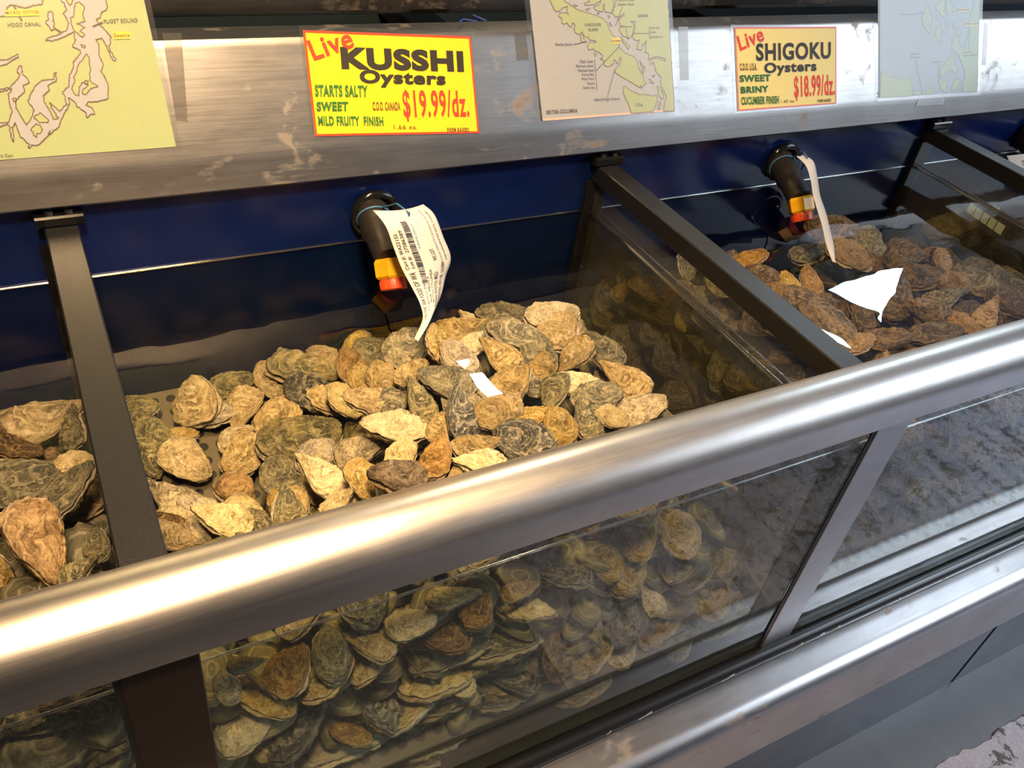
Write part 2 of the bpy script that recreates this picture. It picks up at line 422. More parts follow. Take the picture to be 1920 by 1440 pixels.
def m_floor():
    t = NT('wet_concrete'); v = t.coords(); st = t.noise(t.coords((16, 1.2, 1)), 1, 3, .5); n = t.noise(v, 60, 6, .7)
    c = t.mix(st, (.05, .052, .06), (.09, .094, .108)); c = t.mix(t.math('MULTIPLY', n, .25), c, (.09, .09, .10))  # lighter streaks painted in like reflections on the wet floor
    return t.end(t.bsdf(c, t.math('ADD', t.math('MULTIPLY', st, .18), .30), 0, t.bump(n, .15, .002)))
def m_rough():
    t = NT('worn_concrete'); v = t.coords(); n = t.noise(v, 22, 6, .7, .4); m = t.noise(v, 120, 5, .7)
    c = t.mix(m, (.20, .19, .225), (.46, .44, .50)); c = t.mix(t.ramp(n, [(.53, 0.), (.56, 1.)]), c, (.07, .06, .055))
    return t.end(t.bsdf(c, .75, 0, t.bump(t.math('ADD', n, m), .6, .004)))
g = G(); g.box((-8, -9, -2.80), (14, 9, -2.73)); fl = g.done('floor', m_floor()); fl['kind'] = 'structure'
# ragged worn topping in front, its unseen reach shaped for the right panes' reflections
pts = []; n = 260
for i in range(n+1):
    x = 1.25 + 9*i/n; y = .447 + .022*noise.noise(Vector((x*6, 0, 0))) + .014*noise.noise(Vector((x*23, 3, 0))) + .008*noise.noise(Vector((x*60, 7, 0)))
    pts.append((x, y))
pts[0] = (1.25, -7)
V = [(x, y, -2.724) for x, y in pts] + [(x, -7, -2.724) for x, y in pts] + [(x, y+.004, -2.7299) for x, y in pts]
F = [(n+1+i, n+2+i, i+1, i) for i in range(n)] + [(i, i+1, 2*n+3+i, 2*n+2+i) for i in range(n)]
o = mesh('trim_1', V, F, m_rough()); o['kind'] = 'structure'

# --- front glass panes (one between each pair of uprights), strips
for k in range(4):
    x0, x1 = BX[k], BX[k+1]
    g = G(); g.box((x0+.003, YG0, -1.875), (x1-.003, YG1, -1.035))
    lab = ['clear front glass pane of the leftmost tank', 'clear front glass pane of the middle tank holding the tan oysters', 'bluish reflecting front glass pane right of the steel upright', 'clear front glass pane of the tank at the far right edge'][k]
    tag(g.done('front_glass', GLASS), lab, 'glass pane', None)
for k, x in ((1, .006), (2, 1.455), (3, 2.89)):
    g = G(); g.cbox((x-.052, .735, -1.868), (x+.052, YG0-.0005, -1.04), .002); lab = {1: 'flat steel upright painted dark for shade, on the front glass at bottom left', 2: 'grey brushed steel upright strip on the front glass, right of the tan oysters', 3: 'flat steel upright on the front glass beyond the right edge'}[k]
    u = g.done('glass_upright', STEEL_S if k > 1 else plain('upright_painted_shade', (.045, .03, .022), .35, .6)); tag(u, lab, 'upright')  # leftmost is the same steel, its dark reflection painted into the colour
    g = G(); g.box((x-.060, .738, -1.868), (x-.0522, YG0-.0004, -1.04)); g.done('silicone_seam', RUBBER, u)

# --- back wall, tank ends, tank bottoms
g = G(); g.box((XL, YB, -2.0), (XR, YB+.03, -.945)); w = g.done('tank_back_wall', BLUE); tag(w, 'glossy navy blue back wall of the tanks', 'tank wall')
g = G(); g.box((XL, YG0+.004, -2.729), (XR, YB, -1.89)); b = g.done('tank_base', plain('tank_floor_dark', (.03, .03, .022), .3)); tag(b, 'dark base carrying the tanks, seen under the perforated trays', 'base')
# perforated trays, sloping down to the front
def m_tray():
    t = NT('perforated_tray'); v = t.coords((1/S, 1/S, 0)); vo = t.n('ShaderNodeTexVoronoi', {'feature': 'F1'}, Vector=v, Scale=24.0, Randomness=0.0)
    hole = t.ramp(vo.outputs['Distance'], [(.27, 1.), (.31, 0.)]); n = t.noise(v, 6, 5, .7)
    c = t.mix(n, (.055, .05, .03), (.16, .13, .07)); c = t.mix(hole, c, (.004, .004, .004))
    return t.end(t.bsdf(c, .5))
TRAY = m_tray()
for k in range(4):
    x0, x1 = BX[k]+.03, BX[k+1]-.03
    V = [(x0, .80, -1.76), (x1, .80, -1.76), (x1, YB-.003, -1.52), (x0, YB-.003, -1.52), (x0, .80, -1.79), (x1, .80, -1.79), (x1, YB-.003, -1.55), (x0, YB-.003, -1.55)]
    o = mesh('perforated_tray', V, [(0,1,2,3),(7,6,5,4),(0,4,5,1),(1,5,6,2),(2,6,7,3),(3,7,4,0)], TRAY)
    for xs in (x0+.02, x1-.05):
        G().box((xs, .85, -1.89), (xs+.03, .88, -1.782)).done('tray_foot', BLACK, o); G().box((xs, 1.78, -1.89), (xs+.03, 1.81, -1.565)).done('tray_foot', BLACK, o)
    tag(o, ['perforated tray in the leftmost tank under the big oysters', 'perforated tray visible at the back left of the middle tank', 'perforated tray under the brown oysters of the right tank', 'perforated tray in the far right tank'][k], 'tray')

# --- divider panes, bars, posts
for k in (0, 1, 2, 3, 4):
    x = BX[k]; g = G(); g.box((x-.018, YG1+.001, -1.888), (x+.004, YB-.001, -1.055))
    d = g.done('divider_pane', DGLASS); tag(d, ['glass divider at the far left end', 'glass divider under the leftmost black bar', 'glass divider under the middle black bar, water marks along it', 'glass divider under the right black bar', 'glass divider at the far right end'][k], 'glass pane')
for k in (1, 2, 3):
    x = BX[k]; g = G(); g.cbox((x-BW/2, .838, -1.052), (x+BW/2, YB-.002, -1.0), .003)
    b = g.done('cross_bar', BLACK); tag(b, [0, 'leftmost black cross bar over the tanks, brownish in the lamp light', 'middle black cross bar, right of the tan oysters', 'rightmost black cross bar near the right edge'][k], 'bar', None)
    g = G(); g.cbox((x-BW/2-.014, YB-.034, -1.0), (x+BW/2+.014, YB-.002, -.975), .004); g.done('clip', GLOSSBLACK, b)
    for dx in (-.018, .02):
        g = G(); g.tube([(x+dx, YB-.022, -.976), (x+dx, YB-.022, -.966)], .0085, 10); g.done('screw', SCREW, b)
    g = G(); g.cbox((x-.05, YB-.020, -1.62), (x+.018, YB-.001, -1.053), .003)
    p = g.done('corner_post', GLOSSBLACK); tag(p, [0, 'black corner post on the blue wall behind the leftmost bar', 'black corner post on the blue wall at the back of the middle bar', 'black corner post on the blue wall at the back of the right bar'][k], 'post')
    # meniscus line along the divider

# --- fascia
LA = math.radians(26.7); FO = np.array([0, 1.85, -.888]); FU = np.array([0, math.sin(LA), math.cos(LA)]); FN = np.array([0, -math.cos(LA), math.sin(LA)])
def fp(x, t, off=0): return np.array([x, 0, 0]) + FO + FU*t + FN*off
def fpx(px, py, off=0):
    r = ray(px, py); o = FO + FN*off; return r*((FN@o)/(FN@r))
t1 = .246; top = fp(0, t1)
P = [(1.836, -.960), (1.829, -.953), (1.8455, -.902)]
P += [(1.8480, -.895), (1.8510, -.887), (1.8550, -.878)]
P += [tuple(fp(0, t1-.012)[1:]), tuple(fp(0, t1-.004)[1:] + np.array([.002, .002])), (top[1]+.006, top[2]+.003), (top[1]+.085, top[2]+.003), (top[1]+.085, top[2]-.01), (top[1]+.008, top[2]-.012), (1.87, -.89), (1.858, -.960)]
V, F = extrude_x(P, list(np.linspace(XL, XR+1, 50)))
fa = mesh('sign_fascia', V, F, STEEL_F, smooth=True, sharp=22); tag(fa, 'stained stainless fascia behind the tanks carrying the signs and maps', 'fascia')

# rear trough panel and shelf beam above
g = G(); g.box((XL, 2.75, -1.4), (XR+2, 2.78, .1)); w = g.done('back_partition', SLATE); tag(w, 'dark slate panel seen in the gap above the fascia', 'panel')
P = [(2.40, -.752), (2.408, -.756), (2.50, -.756), (2.50, -.66), (2.40, -.655), (2.385, -.70), (2.385, -.738)]
V, F = extrude_x(P, list(np.linspace(XL, XR+2, 30))); tag(mesh('shelf_beam', V, F, STEEL_SHELF, smooth=True, sharp=30), 'brown stained steel shelf edge along the top of the picture', 'shelf')
for i, (a, b) in enumerate((((752, 36), (800, 24)), ((1275, 22), (1318, 30)))):
    x0 = hz(*a, -.84)[0]; g = G(); g.cbox((x0-.03, 2.05, -.86), (x0+.085, 2.75, -.80), .004)
    tag(g.done('rear_bar', BLACK), ['black bar in the gap above the yellow sign with the $19.99 price', 'black bar in the gap between the middle map and the $18.99 sign'][i], 'bar')
g = G(); bl = hz(862, 41, -.652)
g.tube([bl, bl+np.array([.02, .02, .0]), bl+np.array([.05, .0, .0]), bl+np.array([.045, .02, .01]), bl+np.array([.07, -.01, .004])], .0022, 6)
tag(g.done('blue_twine', plain('blue_twine_plastic', (.02, .06, .4), .5), smooth=True), 'scrap of blue twine in the gap above the fascia', 'twine')

# --- text helper
def text_mesh(body, bold=0.0):
    cu = bpy.data.curves.new('t', 'FONT'); cu.body = body; cu.size = 1; cu.offset = bold; cu.resolution_u = 4; cu.space_character = 1.10
    o = bpy.data.objects.new('t', cu); COL.objects.link(o)
    dg = bpy.context.evaluated_depsgraph_get(); me = bpy.data.meshes.new_from_object(o.evaluated_get(dg))
    V = np.array([v.co[:] for v in me.vertices]) if len(me.vertices) else np.zeros((0, 3)); F = [tuple(p.vertices) for p in me.polygons]
    bpy.data.objects.remove(o); bpy.data.curves.remove(cu); bpy.data.meshes.remove(me)
    lo, hi = V.min(0), V.max(0); V = (V-lo)/np.maximum(hi-lo, 1e-6); return V[:, :2], F
def text_on(name, body, fn, mat, parent, bold=.0):
    V, F = text_mesh(body, bold); return mesh(name, [fn(u, v) for u, v in V], F, mat, parent)
def px_text(body, bl, br, tl, org, sc_, mat, parent, bold=.0, off=.004):
    q = [fpx(org[0]+p[0]*sc_, org[1]+p[1]*sc_, off) for p in (bl, br, tl)]
    return text_on('lettering', body, lambda u, v: q[0] + (q[1]-q[0])*u + (q[2]-q[0])*v, mat, parent, bold)
def quad_sheet(name, C, mat, parent, th=.0012):
    """thin sheet from 4 corner points (front face), extruded backwards along the fascia normal"""
    Vv = [c for c in C] + [c - FN*th for c in C]
    return mesh(name, Vv, [(0, 1, 2, 3), (7, 6, 5, 4), (0, 4, 5, 1), (1, 5, 6, 2), (2, 6, 7, 3), (3, 7, 4, 0)], mat, parent)
def frame_strips(name, C, w, mat, parent, off=.0):
    C = [np.array(c) + FN*off for c in C]; cen = sum(C)/4
    inner = []
    for i in range(4):
        a = C[i-1]-C[i]; b = C[(i+1) % 4]-C[i]; inner.append(C[i] + a/np.linalg.norm(a)*w[i % 2 if not isinstance(w, float) else 0] + b/np.linalg.norm(b)*w[i % 2]) if not isinstance(w, float) else inner.append(C[i] + a/np.linalg.norm(a)*w + b/np.linalg.norm(b)*w)
    return mesh(name, C+inner, [(i, (i+1) % 4, 4+(i+1) % 4, 4+i) for i in range(4)], mat, parent)

def price_sign(name, cards, lams, label, texts, org, sc_, bw):
    C = [fpx(org[0]+p[0]*sc_, org[1]+p[1]*sc_, .0022) for p in cards]
    L = [fpx(org[0]+p[0]*sc_, org[1]+p[1]*sc_, .0036) for p in lams]
    base = (C[2]+C[3])/2
    e = empty(name, base, label, 'sign')
    quad_sheet('card', C, CARD_Y, e)
    frame_strips('border', C, bw, BORD, e, .0007)
    quad_sheet('laminate', L, LAM, e, .0026)
    for body, bl, br, tl, mat, bold in texts: px_text(body, bl, br, tl, org, sc_, mat, e, bold, .0042)
    return e
K = [('KUSSHI', (432, 476), (1655, 505), (412, 252), INK_BLK, .052), ('Oysters', (612, 655), (1470, 674), (608, 480), INK_BLK, .04),
 ('STARTS SALTY', (165, 752), (692, 758), (160, 632), INK_GRN, .04), ('SWEET', (180, 898), (497, 896), (177, 803), INK_GRN, .045),
 ('MILD FRUITY  FINISH', (198, 1042), (850, 1046), (190, 945), INK_GRN, .04), ('C.O.O. CANADA', (742, 892), (1018, 892), (737, 803), INK_BRN, .035),
 ('$19.99/dz.', (1058, 1000), (1712, 992), (1030, 685), INK_RED, .02), ('1.66 ea.', (955, 1078), (1190, 1078), (950, 1035), INK_BRN, .0),
 ('FARM RAISED', (1488, 1103), (1705, 1103), (1485, 1062), INK_BRN, .03), ('Live', (158, 395), (565, 255), (75, 195), INK_RED, .02)]
price_sign('price_sign', [(42, 88), (1717, 152), (1805, 1118), (165, 1150)], [(0, 40), (1745, 120), (1835, 1165), (130, 1185)],
  'yellow laminated KUSSHI oyster price sign with red $19.99/dz.', K, (560, 40), .1875, .005)
K2 = [('SHIGOKU', (440, 640), (1500, 605), (435, 388), INK_BLK, .03), ('Oysters', (560, 858), (1300, 820), (550, 665), INK_BLK, .035),
 ('C.O.O. U.S.A.', (208, 775), (452, 772), (205, 670), INK_BRN, .035), ('SWEET', (205, 940), (645, 925), (200, 840), INK_GRN, .045),
 ('BRINY', (220, 1100), (620, 1080), (215, 1005), INK_GRN, .045), ('CUCUMBER FINISH', (230, 1265), (765, 1245), (225, 1150), INK_GRN, .04),
 ('$18.99/dz.', (985, 1205), (1560, 1165), (975, 852), INK_RED, .02), ('1.60 ea.', (795, 1235), (990, 1225), (793, 1190), INK_BRN, .0),
 ('FARM RAISED', (1312, 1227), (1505, 1215), (1310, 1185), INK_BRN, .03), ('Live', (215, 500), (560, 345), (160, 290), INK_RED, .02)]
price_sign('price_sign', [(130, 158), (1577, 150), (1577, 1248), (182, 1352)], [(80, 125), (1600, 125), (1600, 1275), (135, 1385)],
  'smaller yellow SHIGOKU oyster price sign with red $18.99/dz.', K2, (1360, 30), .13195, .0045)

def tri_poly(pts3):
    from mathutils.geometry import tessellate_polygon
    return tessellate_polygon([[Vector(p) for p in pts3]])
def poly_on(name, polys, org, sc_, mat, parent, off, th=None):
    g = G()
    for P in polys:
        Q = [fpx(org[0]+p[0]*sc_, org[1]+p[1]*sc_, off) for p in P]
        F = [tuple(t) for t in tri_poly(Q)]; F2 = []
        for f in F:
            a, b, c = (Q[i] for i in f); F2.append(f if np.cross(b-a, c-a) @ FN > 0 else f[::-1])
        g.add(Q, F2)
    return g.done(name, mat, parent)
def wob(P, amp=5, sub=9, closed=True, seed=0):
    """roughen a traced coastline"""
    out = []; n = len(P)
    for i in range(n if closed else n-1):
        a, b = P[i], P[(i+1) % n]; d = math.hypot(b[0]-a[0], b[1]-a[1]); m = max(1, int(d/sub))
        for k in range(m):
            t = k/m; x = a[0]+(b[0]-a[0])*t; y = a[1]+(b[1]-a[1])*t
            q = amp*min(1, d/60)
            out.append((x + q*(noise.noise(Vector((x*.06, y*.06, seed)))+.7*noise.noise(Vector((x*.13, y*.13, seed)))), y + q*(noise.noise(Vector((x*.06+9, y*.06, seed+5)))+.7*noise.noise(Vector((x*.13+9, y*.13, seed+5))))))
    if not closed: out.append(P[-1])
    return out
def lines_on(name, polys, org, sc_, w, mat, parent, off, closed=True):
    g = G()
    for P in polys:
        Q = [fpx(org[0]+p[0]*sc_, org[1]+p[1]*sc_, off) for p in P]; n = len(Q)
        for i in range(n if closed else n-1):
            a, b = Q[i], Q[(i+1) % n]; d = b-a; l = np.linalg.norm(d)
            if l < 1e-6: continue
            s_ = np.cross(FN, d/l)*w/2; e = d/l*w*.3
            g.add([a-s_-e, b-s_+e, b+s_+e, a+s_-e], [(0, 1, 2, 3)])
    return g.done(name, mat, parent)

# --- left map: green with grey sounds
o1, s1 = (0, 0), .21533
e = empty('area_map', fpx(100, 290, .003), 'large green map with HOOD CANAL, PUGET SOUND and Seattle at the top left', 'map')
tl = fpx(270, 0, .002); br = fpx(330, 275, .002); bl = fpx(0, 300, .002)
up = (tl-br)/np.linalg.norm(tl-br); lf = (bl-br)/np.linalg.norm(bl-br)
C = [br+lf*.44, br, br+up*.55, br+lf*.44+up*.55]
quad_sheet('sheet', C, MAP_G, e)
C2 = [br+lf*.45-up*.006-lf*.012, br-up*.006-lf*.010, br+up*.56-lf*.012, br+lf*.45+up*.56]
W1 = [[(-200, -250), (560, -250), (375, 0), (365, 38), (290, 48), (215, 68), (190, 60), (100, 40), (60, 60), (60, 135), (0, 138), (-200, 150)],
 [(590, -60), (575, 0), (600, 40), (615, 42), (635, 5), (640, -60), (860, -200), (905, -60), (938, 60), (925, 85), (885, 105), (875, 150), (838, 165), (865, 215), (905, 250), (965, 320), (960, 380), (945, 400), (965, 450), (1010, 510), (1003, 530), (980, 520), (930, 400), (885, 330), (835, 345), (860, 385), (862, 480), (900, 560), (880, 620), (912, 665), (942, 745), (940, 855), (850, 885), (770, 885), (750, 912), (795, 935), (828, 995), (800, 990), (755, 1028), (745, 975), (680, 930), (640, 880), (595, 850), (605, 900), (590, 935), (545, 1010), (510, 1105), (410, 1190), (340, 1260), (270, 1265), (262, 1290), (245, 1280), (255, 1255), (180, 1190), (150, 1120), (130, 1065), (108, 1110), (122, 1200), (115, 1235), (95, 1190), (85, 1100), (65, 1075), (0, 1100), (-200, 1110), (-200, 1050), (30, 1070), (75, 1060), (105, 970), (78, 880), (75, 820), (105, 770), (0, 800), (-200, 810), (-200, 790), (0, 780), (85, 760), (155, 690), (175, 650), (150, 625), (165, 575), (190, 570), (190, 640), (240, 685), (255, 720), (205, 740), (215, 795), (160, 850), (135, 880), (140, 940), (180, 1010), (230, 1090), (265, 1040), (300, 960), (240, 880), (290, 780), (310, 740), (380, 695), (470, 690), (470, 640), (488, 628), (492, 700), (415, 745), (430, 790), (375, 830), (385, 880), (430, 960), (470, 1040), (510, 1030), (440, 920), (430, 890), (480, 930), (520, 970), (580, 910), (565, 850), (548, 800), (600, 750), (605, 660), (640, 590), (645, 530), (705, 460), (690, 430), (630, 410), (655, 350), (640, 275), (560, 320), (450, 355), (398, 348), (420, 330), (500, 300), (580, 265), (600, 200), (550, 110), (580, 90), (560, 30), (530, 0), (530, -60)],
 [(420, 105), (445, 95), (462, 115), (460, 180), (475, 195), (465, 235), (530, 275), (540, 290), (520, 290), (480, 245), (450, 268), (425, 225), (400, 200), (402, 180), (425, 170), (415, 140)],
 [(-200, 520), (0, 520), (60, 522), (100, 500), (155, 472), (158, 495), (100, 530), (50, 560), (0, 570), (-200, 575)]]
I1 = [[(640, 150), (655, 30), (690, 15), (735, 60), (720, 130), (740, 190), (670, 205), (735, 235), (700, 265), (742, 305), (715, 325), (650, 270), (620, 210), (615, 150)],
 [(735, 490), (755, 470), (775, 500), (780, 560), (790, 600), (780, 640), (785, 710), (855, 750), (790, 770), (745, 825), (715, 810), (725, 780), (770, 740), (720, 715), (690, 760), (685, 835), (650, 820), (625, 765), (655, 700), (640, 670), (670, 620), (680, 560), (720, 520)],
 [(705, 385), (745, 400), (735, 420), (710, 405)], [(265, 1130), (310, 1078), (350, 1090), (370, 1130), (345, 1165), (320, 1160), (322, 1198), (295, 1180), (290, 1150)],
 [(295, 1020), (350, 980), (385, 1010), (422, 1045), (415, 1068), (370, 1062), (345, 1070)], [(110, 860), (140, 855), (140, 880), (118, 885)], [(435, 1140), (418, 1165), (430, 1170)], [(740, 700), (770, 705), (760, 735), (735, 725)]]
W1 = [wob(p, 9, 9, seed=i) for i, p in enumerate(W1)]; I1 = [wob(p, 8, 9, seed=9+i) for i, p in enumerate(I1)]
def clip_x(P, xmin, ymin): return [(max(p[0], xmin), max(p[1], ymin)) for p in P]
W1 = [clip_x(p, -190, -240) for p in W1]
poly_on('printed_water', W1, o1, s1, MAP_W, e, .0026); poly_on('printed_island', I1, o1, s1, MAP_G, e, .0030)
lines_on('coastline', W1+I1, o1, s1, .0019, COAST, e, .0034)
for body, bl_, br_, tl_, m_, bd in (('PUGET SOUND', (905, 204), (1198, 192), (902, 168), MAP_INK, .01), ('HOOD CANAL', (68, 234), (355, 224), (64, 200), MAP_INK, .01),
     ('MIYAGI OYSTER', (48, 128), (342, 118), (45, 98), INK_BRN, .015), ('Seattle', (992, 326), (1130, 322), (990, 292), INK_BRN, .015), ('Strata Gem', (-60, 1372), (116, 1366), (-62, 1342), MAP_INK, 0)):
    px_text(body, bl_, br_, tl_, o1, s1, m_, e, bd, .0040)
for q_ in [[(42, 90), (345, 78), (345, 135), (45, 145)], [(988, 275), (1135, 272), (1138, 338), (990, 342)]]: poly_on('highlight_mark', [q_], o1, s1, HILITE, e, .0037)
for q_ in [[(810, 230), (890, 195)], [(122, 48), (138, 78)], [(168, 140), (188, 175)]]: lines_on('pointer_line', [q_], o1, s1, .003, MAP_INK, e, .0037, False)
quad_sheet('laminate', [c+FN*.0046 for c in C2], LAM, e, .0005)

# --- middle map
o2, s2 = (980, 0), .15974
e = empty('area_map', fpx(1140, 225, .003), 'grey and green British Columbia map with VANCOUVER ISLAND between the price signs', 'map')
br = fpx(980+1785*s2, 1305*s2, .004); bl = fpx(980+235*s2, 1420*s2, .004); tl = fpx(980+105*s2, 0, .004)
rt = (br-bl); up = np.array(fpx(980+1700*s2, 0, .004))-br; up /= np.linalg.norm(up)
H_ = .54
quad_sheet('sheet', [bl, br, br+up*H_, bl+up*H_], MAP_W, e)
r1 = rt/np.linalg.norm(rt)
g = G(); g.add([bl+FN*.0004, br+FN*.0004, br+FN*.0004+up*.006, bl+FN*.0004+up*.006], [(0, 1, 2, 3)]); g.done('pink_margin', PINK, e)
G2 = [[(300, -160), (330, 20), (365, 100), (395, 135), (435, 125), (475, 90), (530, 70), (520, 110), (540, 175), (505, 150), (440, 150), (425, 190), (465, 220), (455, 270), (490, 285), (520, 262), (540, 300), (575, 320), (585, 265), (620, 290), (600, 350), (640, 400), (670, 395), (700, 370), (725, 420), (735, 440), (770, 430), (780, 465), (860, 480), (860, 500), (790, 495), (760, 540), (775, 590), (830, 570), (850, 600), (900, 610), (940, 655), (935, 690), (960, 720), (950, 745), (985, 785), (1040, 770), (1070, 740), (1070, 700), (1095, 710), (1100, 750), (1125, 745), (1140, 670), (1155, 690), (1145, 750), (1090, 815), (1085, 850), (1160, 900), (1250, 950), (1330, 1000), (1375, 1030), (1390, 1000), (1400, 1035), (1420, 1005), (1455, 985), (1415, 940), (1420, 900), (1390, 850), (1360, 790), (1345, 730), (1310, 670), (1200, 620), (1140, 560), (1130, 500), (1050, 400), (1010, 330), (990, 260), (940, 215), (860, 180), (760, 150), (640, 110), (560, 60), (480, 0), (440, -160)],
 [(640, -160), (760, -20), (790, 20), (720, 40), (740, 60), (850, 50), (910, 10), (930, -10), (900, 60), (830, 85), (860, 120), (940, 140), (945, 55), (965, 45), (960, 130), (1040, 155), (1070, 60), (1065, -20), (1100, -20), (1080, 80), (1055, 150), (1090, 200), (1150, 190), (1190, 155), (1195, 175), (1130, 225), (1150, 300), (1130, 350), (1180, 420), (1250, 450), (1290, 410), (1310, 300), (1270, 245), (1330, 255), (1320, 330), (1290, 440), (1340, 480), (1380, 460), (1350, 520), (1340, 570), (1390, 590), (1410, 530), (1450, 480), (1440, 610), (1480, 630), (1470, 700), (1540, 670), (1600, 665), (1680, 690), (1675, 718), (1600, 690), (1540, 690), (1495, 710), (1500, 760), (1535, 730), (1555, 790), (1570, 850), (1625, 900), (1620, 960), (1640, 1040), (1690, 1140), (1670, 1200), (1655, 1306), (1783, 1303), (1735, 500), (1695, -160)],
 [(1185, 1015), (1200, 1010), (1260, 1060), (1370, 1110), (1440, 1105), (1520, 1130), (1580, 1120), (1585, 1180), (1560, 1240), (1530, 1310), (1278, 1330), (1240, 1220), (1185, 1100)],
 [(1150, 430), (1180, 470), (1260, 545), (1240, 575), (1200, 520), (1160, 470)], [(670, 420), (700, 405), (735, 490), (700, 490)], [(838, 620), (870, 640), (850, 662)], [(910, 680), (935, 685), (920, 700)],
 [(1370, 715), (1420, 770), (1440, 800), (1400, 790)], [(1400, 810), (1430, 830), (1410, 865)], [(1520, 885), (1555, 880), (1530, 910)], [(1485, 930), (1540, 975), (1500, 975)], [(1580, 1010), (1610, 1020), (1660, 1140), (1640, 1170), (1600, 1120), (1590, 1060)],
 [(600, 55), (650, 70), (610, 75)], [(740, 110), (790, 95), (760, 125)], [(870, 155), (900, 150), (890, 168)], [(1000, 180), (1030, 190), (1010, 215)], [(1020, 260), (1050, 300), (1030, 310)], [(1600, 1200), (1620, 1190), (1610, 1290), (1590, 1280)]]
G2 = [wob(p, 9, 9, seed=30+i) for i, p in enumerate(G2)]
poly_on('printed_land', G2, o2, s2, MAP_G, e, .0048); lines_on('coastline', G2, o2, s2, .0016, COAST, e, .0052)
for body, bl_, br_, tl_, bd in (('VANCOUVER', (727, 308), (925, 305), (722, 272), 0), ('ISLAND', (772, 365), (888, 363), (770, 330), 0), ('CANADA', (1350, 202), (1475, 200), (1348, 166), .01), ('Nootka Sound', (385, 536), (575, 533), (382, 502), 0),
   ('Chefs Creek', (672, 738), (828, 734), (670, 703), 0), ('Denman Island', (630, 788), (832, 785), (626, 757), 0), ('Emerald Cove', (655, 840), (836, 838), (651, 808), 0), ('Fanny Bay', (698, 895), (838, 892), (696, 860), 0),
   ('Ships Point', (695, 945), (845, 942), (692, 912), 0), ('Kusshi', (762, 992), (846, 990), (760, 962), 0), ('Stellar Bay', (712, 1050), (850, 1046), (710, 1015), 0), ('Imperial Eagle Channel', (845, 1190), (1140, 1180), (842, 1150), 0),
   ('BRITISH COLUMBIA', (285, 1340), (645, 1318), (280, 1294), .01), ('U.S.A.', (1330, 1246), (1415, 1244), (1327, 1212), 0), ('Quadra Island', (1122, 68), (1306, 66), (1120, 36), 0), ('Phantom Creek', (1118, 12), (1312, 12), (1116, -20), 0),
   ('Malaspina', (1155, 326), (1282, 326), (1153, 298), 0), ('Pearl Bay', (1500, 346), (1612, 344), (1497, 314), 0), ('Stinky', (1502, 394), (1568, 392), (1499, 366), 0), ('Summer Ice', (1505, 446), (1648, 442), (1502, 418), 0), ('KUSSHI', (1052, 494), (1146, 492), (1050, 468), .02)):
    px_text(body, bl_, br_, tl_, o2, s2, MAP_INK, e, bd+.012, .0062)
for q_ in [[(1046, 446), (1150, 444), (1152, 510), (1048, 514)]]: poly_on('highlight_mark', [q_], o2, s2, HILITE, e, .0056)
for q_ in [[(592, 522), (760, 488)], [(845, 695), (873, 1058)], [(860, 832), (1135, 545)], [(1080, 815), (995, 1140)], [(1215, 342), (1242, 465)], [(1297, 392), (1485, 392)], [(1485, 315), (1492, 460)], [(1168, 85), (1090, 305)]]: lines_on('pointer_line', [q_], o2, s2, .0016, MAP_INK, e, .0056, False)
C2 = [bl-r1*.017-up*.012, br+r1*.012-up*.012, br+r1*.012+up*(H_+.01), bl-r1*.017+up*(H_+.01)]
quad_sheet('laminate', [c+FN*.003 for c in C2], LAM, e, .0006)

# --- right map
o3, s3 = (1640, 0), .14583
e = empty('area_map', fpx(1745, 185, .003), 'faded pale blue and green island map right of the $18.99 sign', 'map')
br = fpx(1640+1318*s3, 1180*s3, .004); bl = fpx(1640+70*s3, 1255*s3, .004); up = np.array(fpx(1640+1355*s3, 0, .004))-br; up /= np.linalg.norm(up); rt = br-bl
quad_sheet('sheet', [bl, br, br+up*.54, bl+up*.54], MAP3_W, e)
G3 = [[(72, 1253), (85, 920), (130, 935), (190, 990), (330, 1030), (400, 1000), (455, 1010), (480, 1100), (490, 1235)], [(500, 1230), (520, 1170), (590, 1165), (610, 1222)], [(650, 1218), (680, 1150), (740, 1130), (765, 1150), (750, 1212)],
 [(640, 130), (690, 50), (715, 150), (750, 260), (720, 340), (720, 440), (670, 400), (620, 300), (605, 210)], [(780, 100), (820, 40), (880, -20), (905, -60), (905, 80), (890, 215), (850, 200), (835, 150), (790, 130)], [(925, -60), (960, -10), (1030, 130), (1000, 160), (940, 195), (920, 100)],
 [(770, 440), (790, 390), (830, 330), (850, 300), (860, 380), (840, 470), (870, 540), (830, 560), (810, 500)], [(780, 210), (800, 190), (830, 240), (800, 255)], [(920, 270), (950, 270), (950, 330), (925, 345)], [(890, 380), (915, 385), (905, 435), (890, 420)], [(1000, 270), (1040, 280), (1030, 370), (1005, 350)], [(1080, 350), (1110, 420), (1090, 470), (1055, 430)],
 [(1010, 480), (1080, 470), (1090, 560), (1110, 600), (1150, 625), (1170, 560), (1200, 470), (1230, 250), (1250, 130), (1290, 60), (1250, -60), (1352, -60), (1320, 1175), (1140, 1185), (1130, 1050), (1165, 1000), (1160, 900), (1110, 790), (1070, 690), (1040, 660), (1000, 640), (985, 590), (1005, 550)],
 [(1000, 690), (1040, 720), (1020, 770), (1070, 920), (1030, 935), (960, 900), (920, 930), (890, 980), (840, 980), (810, 990), (860, 870), (950, 760)], [(815, 990), (850, 1020), (920, 1040), (930, 1120), (915, 1195), (850, 1140)], [(985, 1185), (1000, 1080), (1060, 1000), (1110, 1030), (1080, 1100), (1020, 1180)]]
G3 = [wob(p, 10, 10, seed=60+i) for i, p in enumerate(G3)]
poly_on('printed_land', G3, o3, s3, MAP3_G, e, .0046); lines_on('coastline', G3, o3, s3, .0014, COAST3, e, .0050)
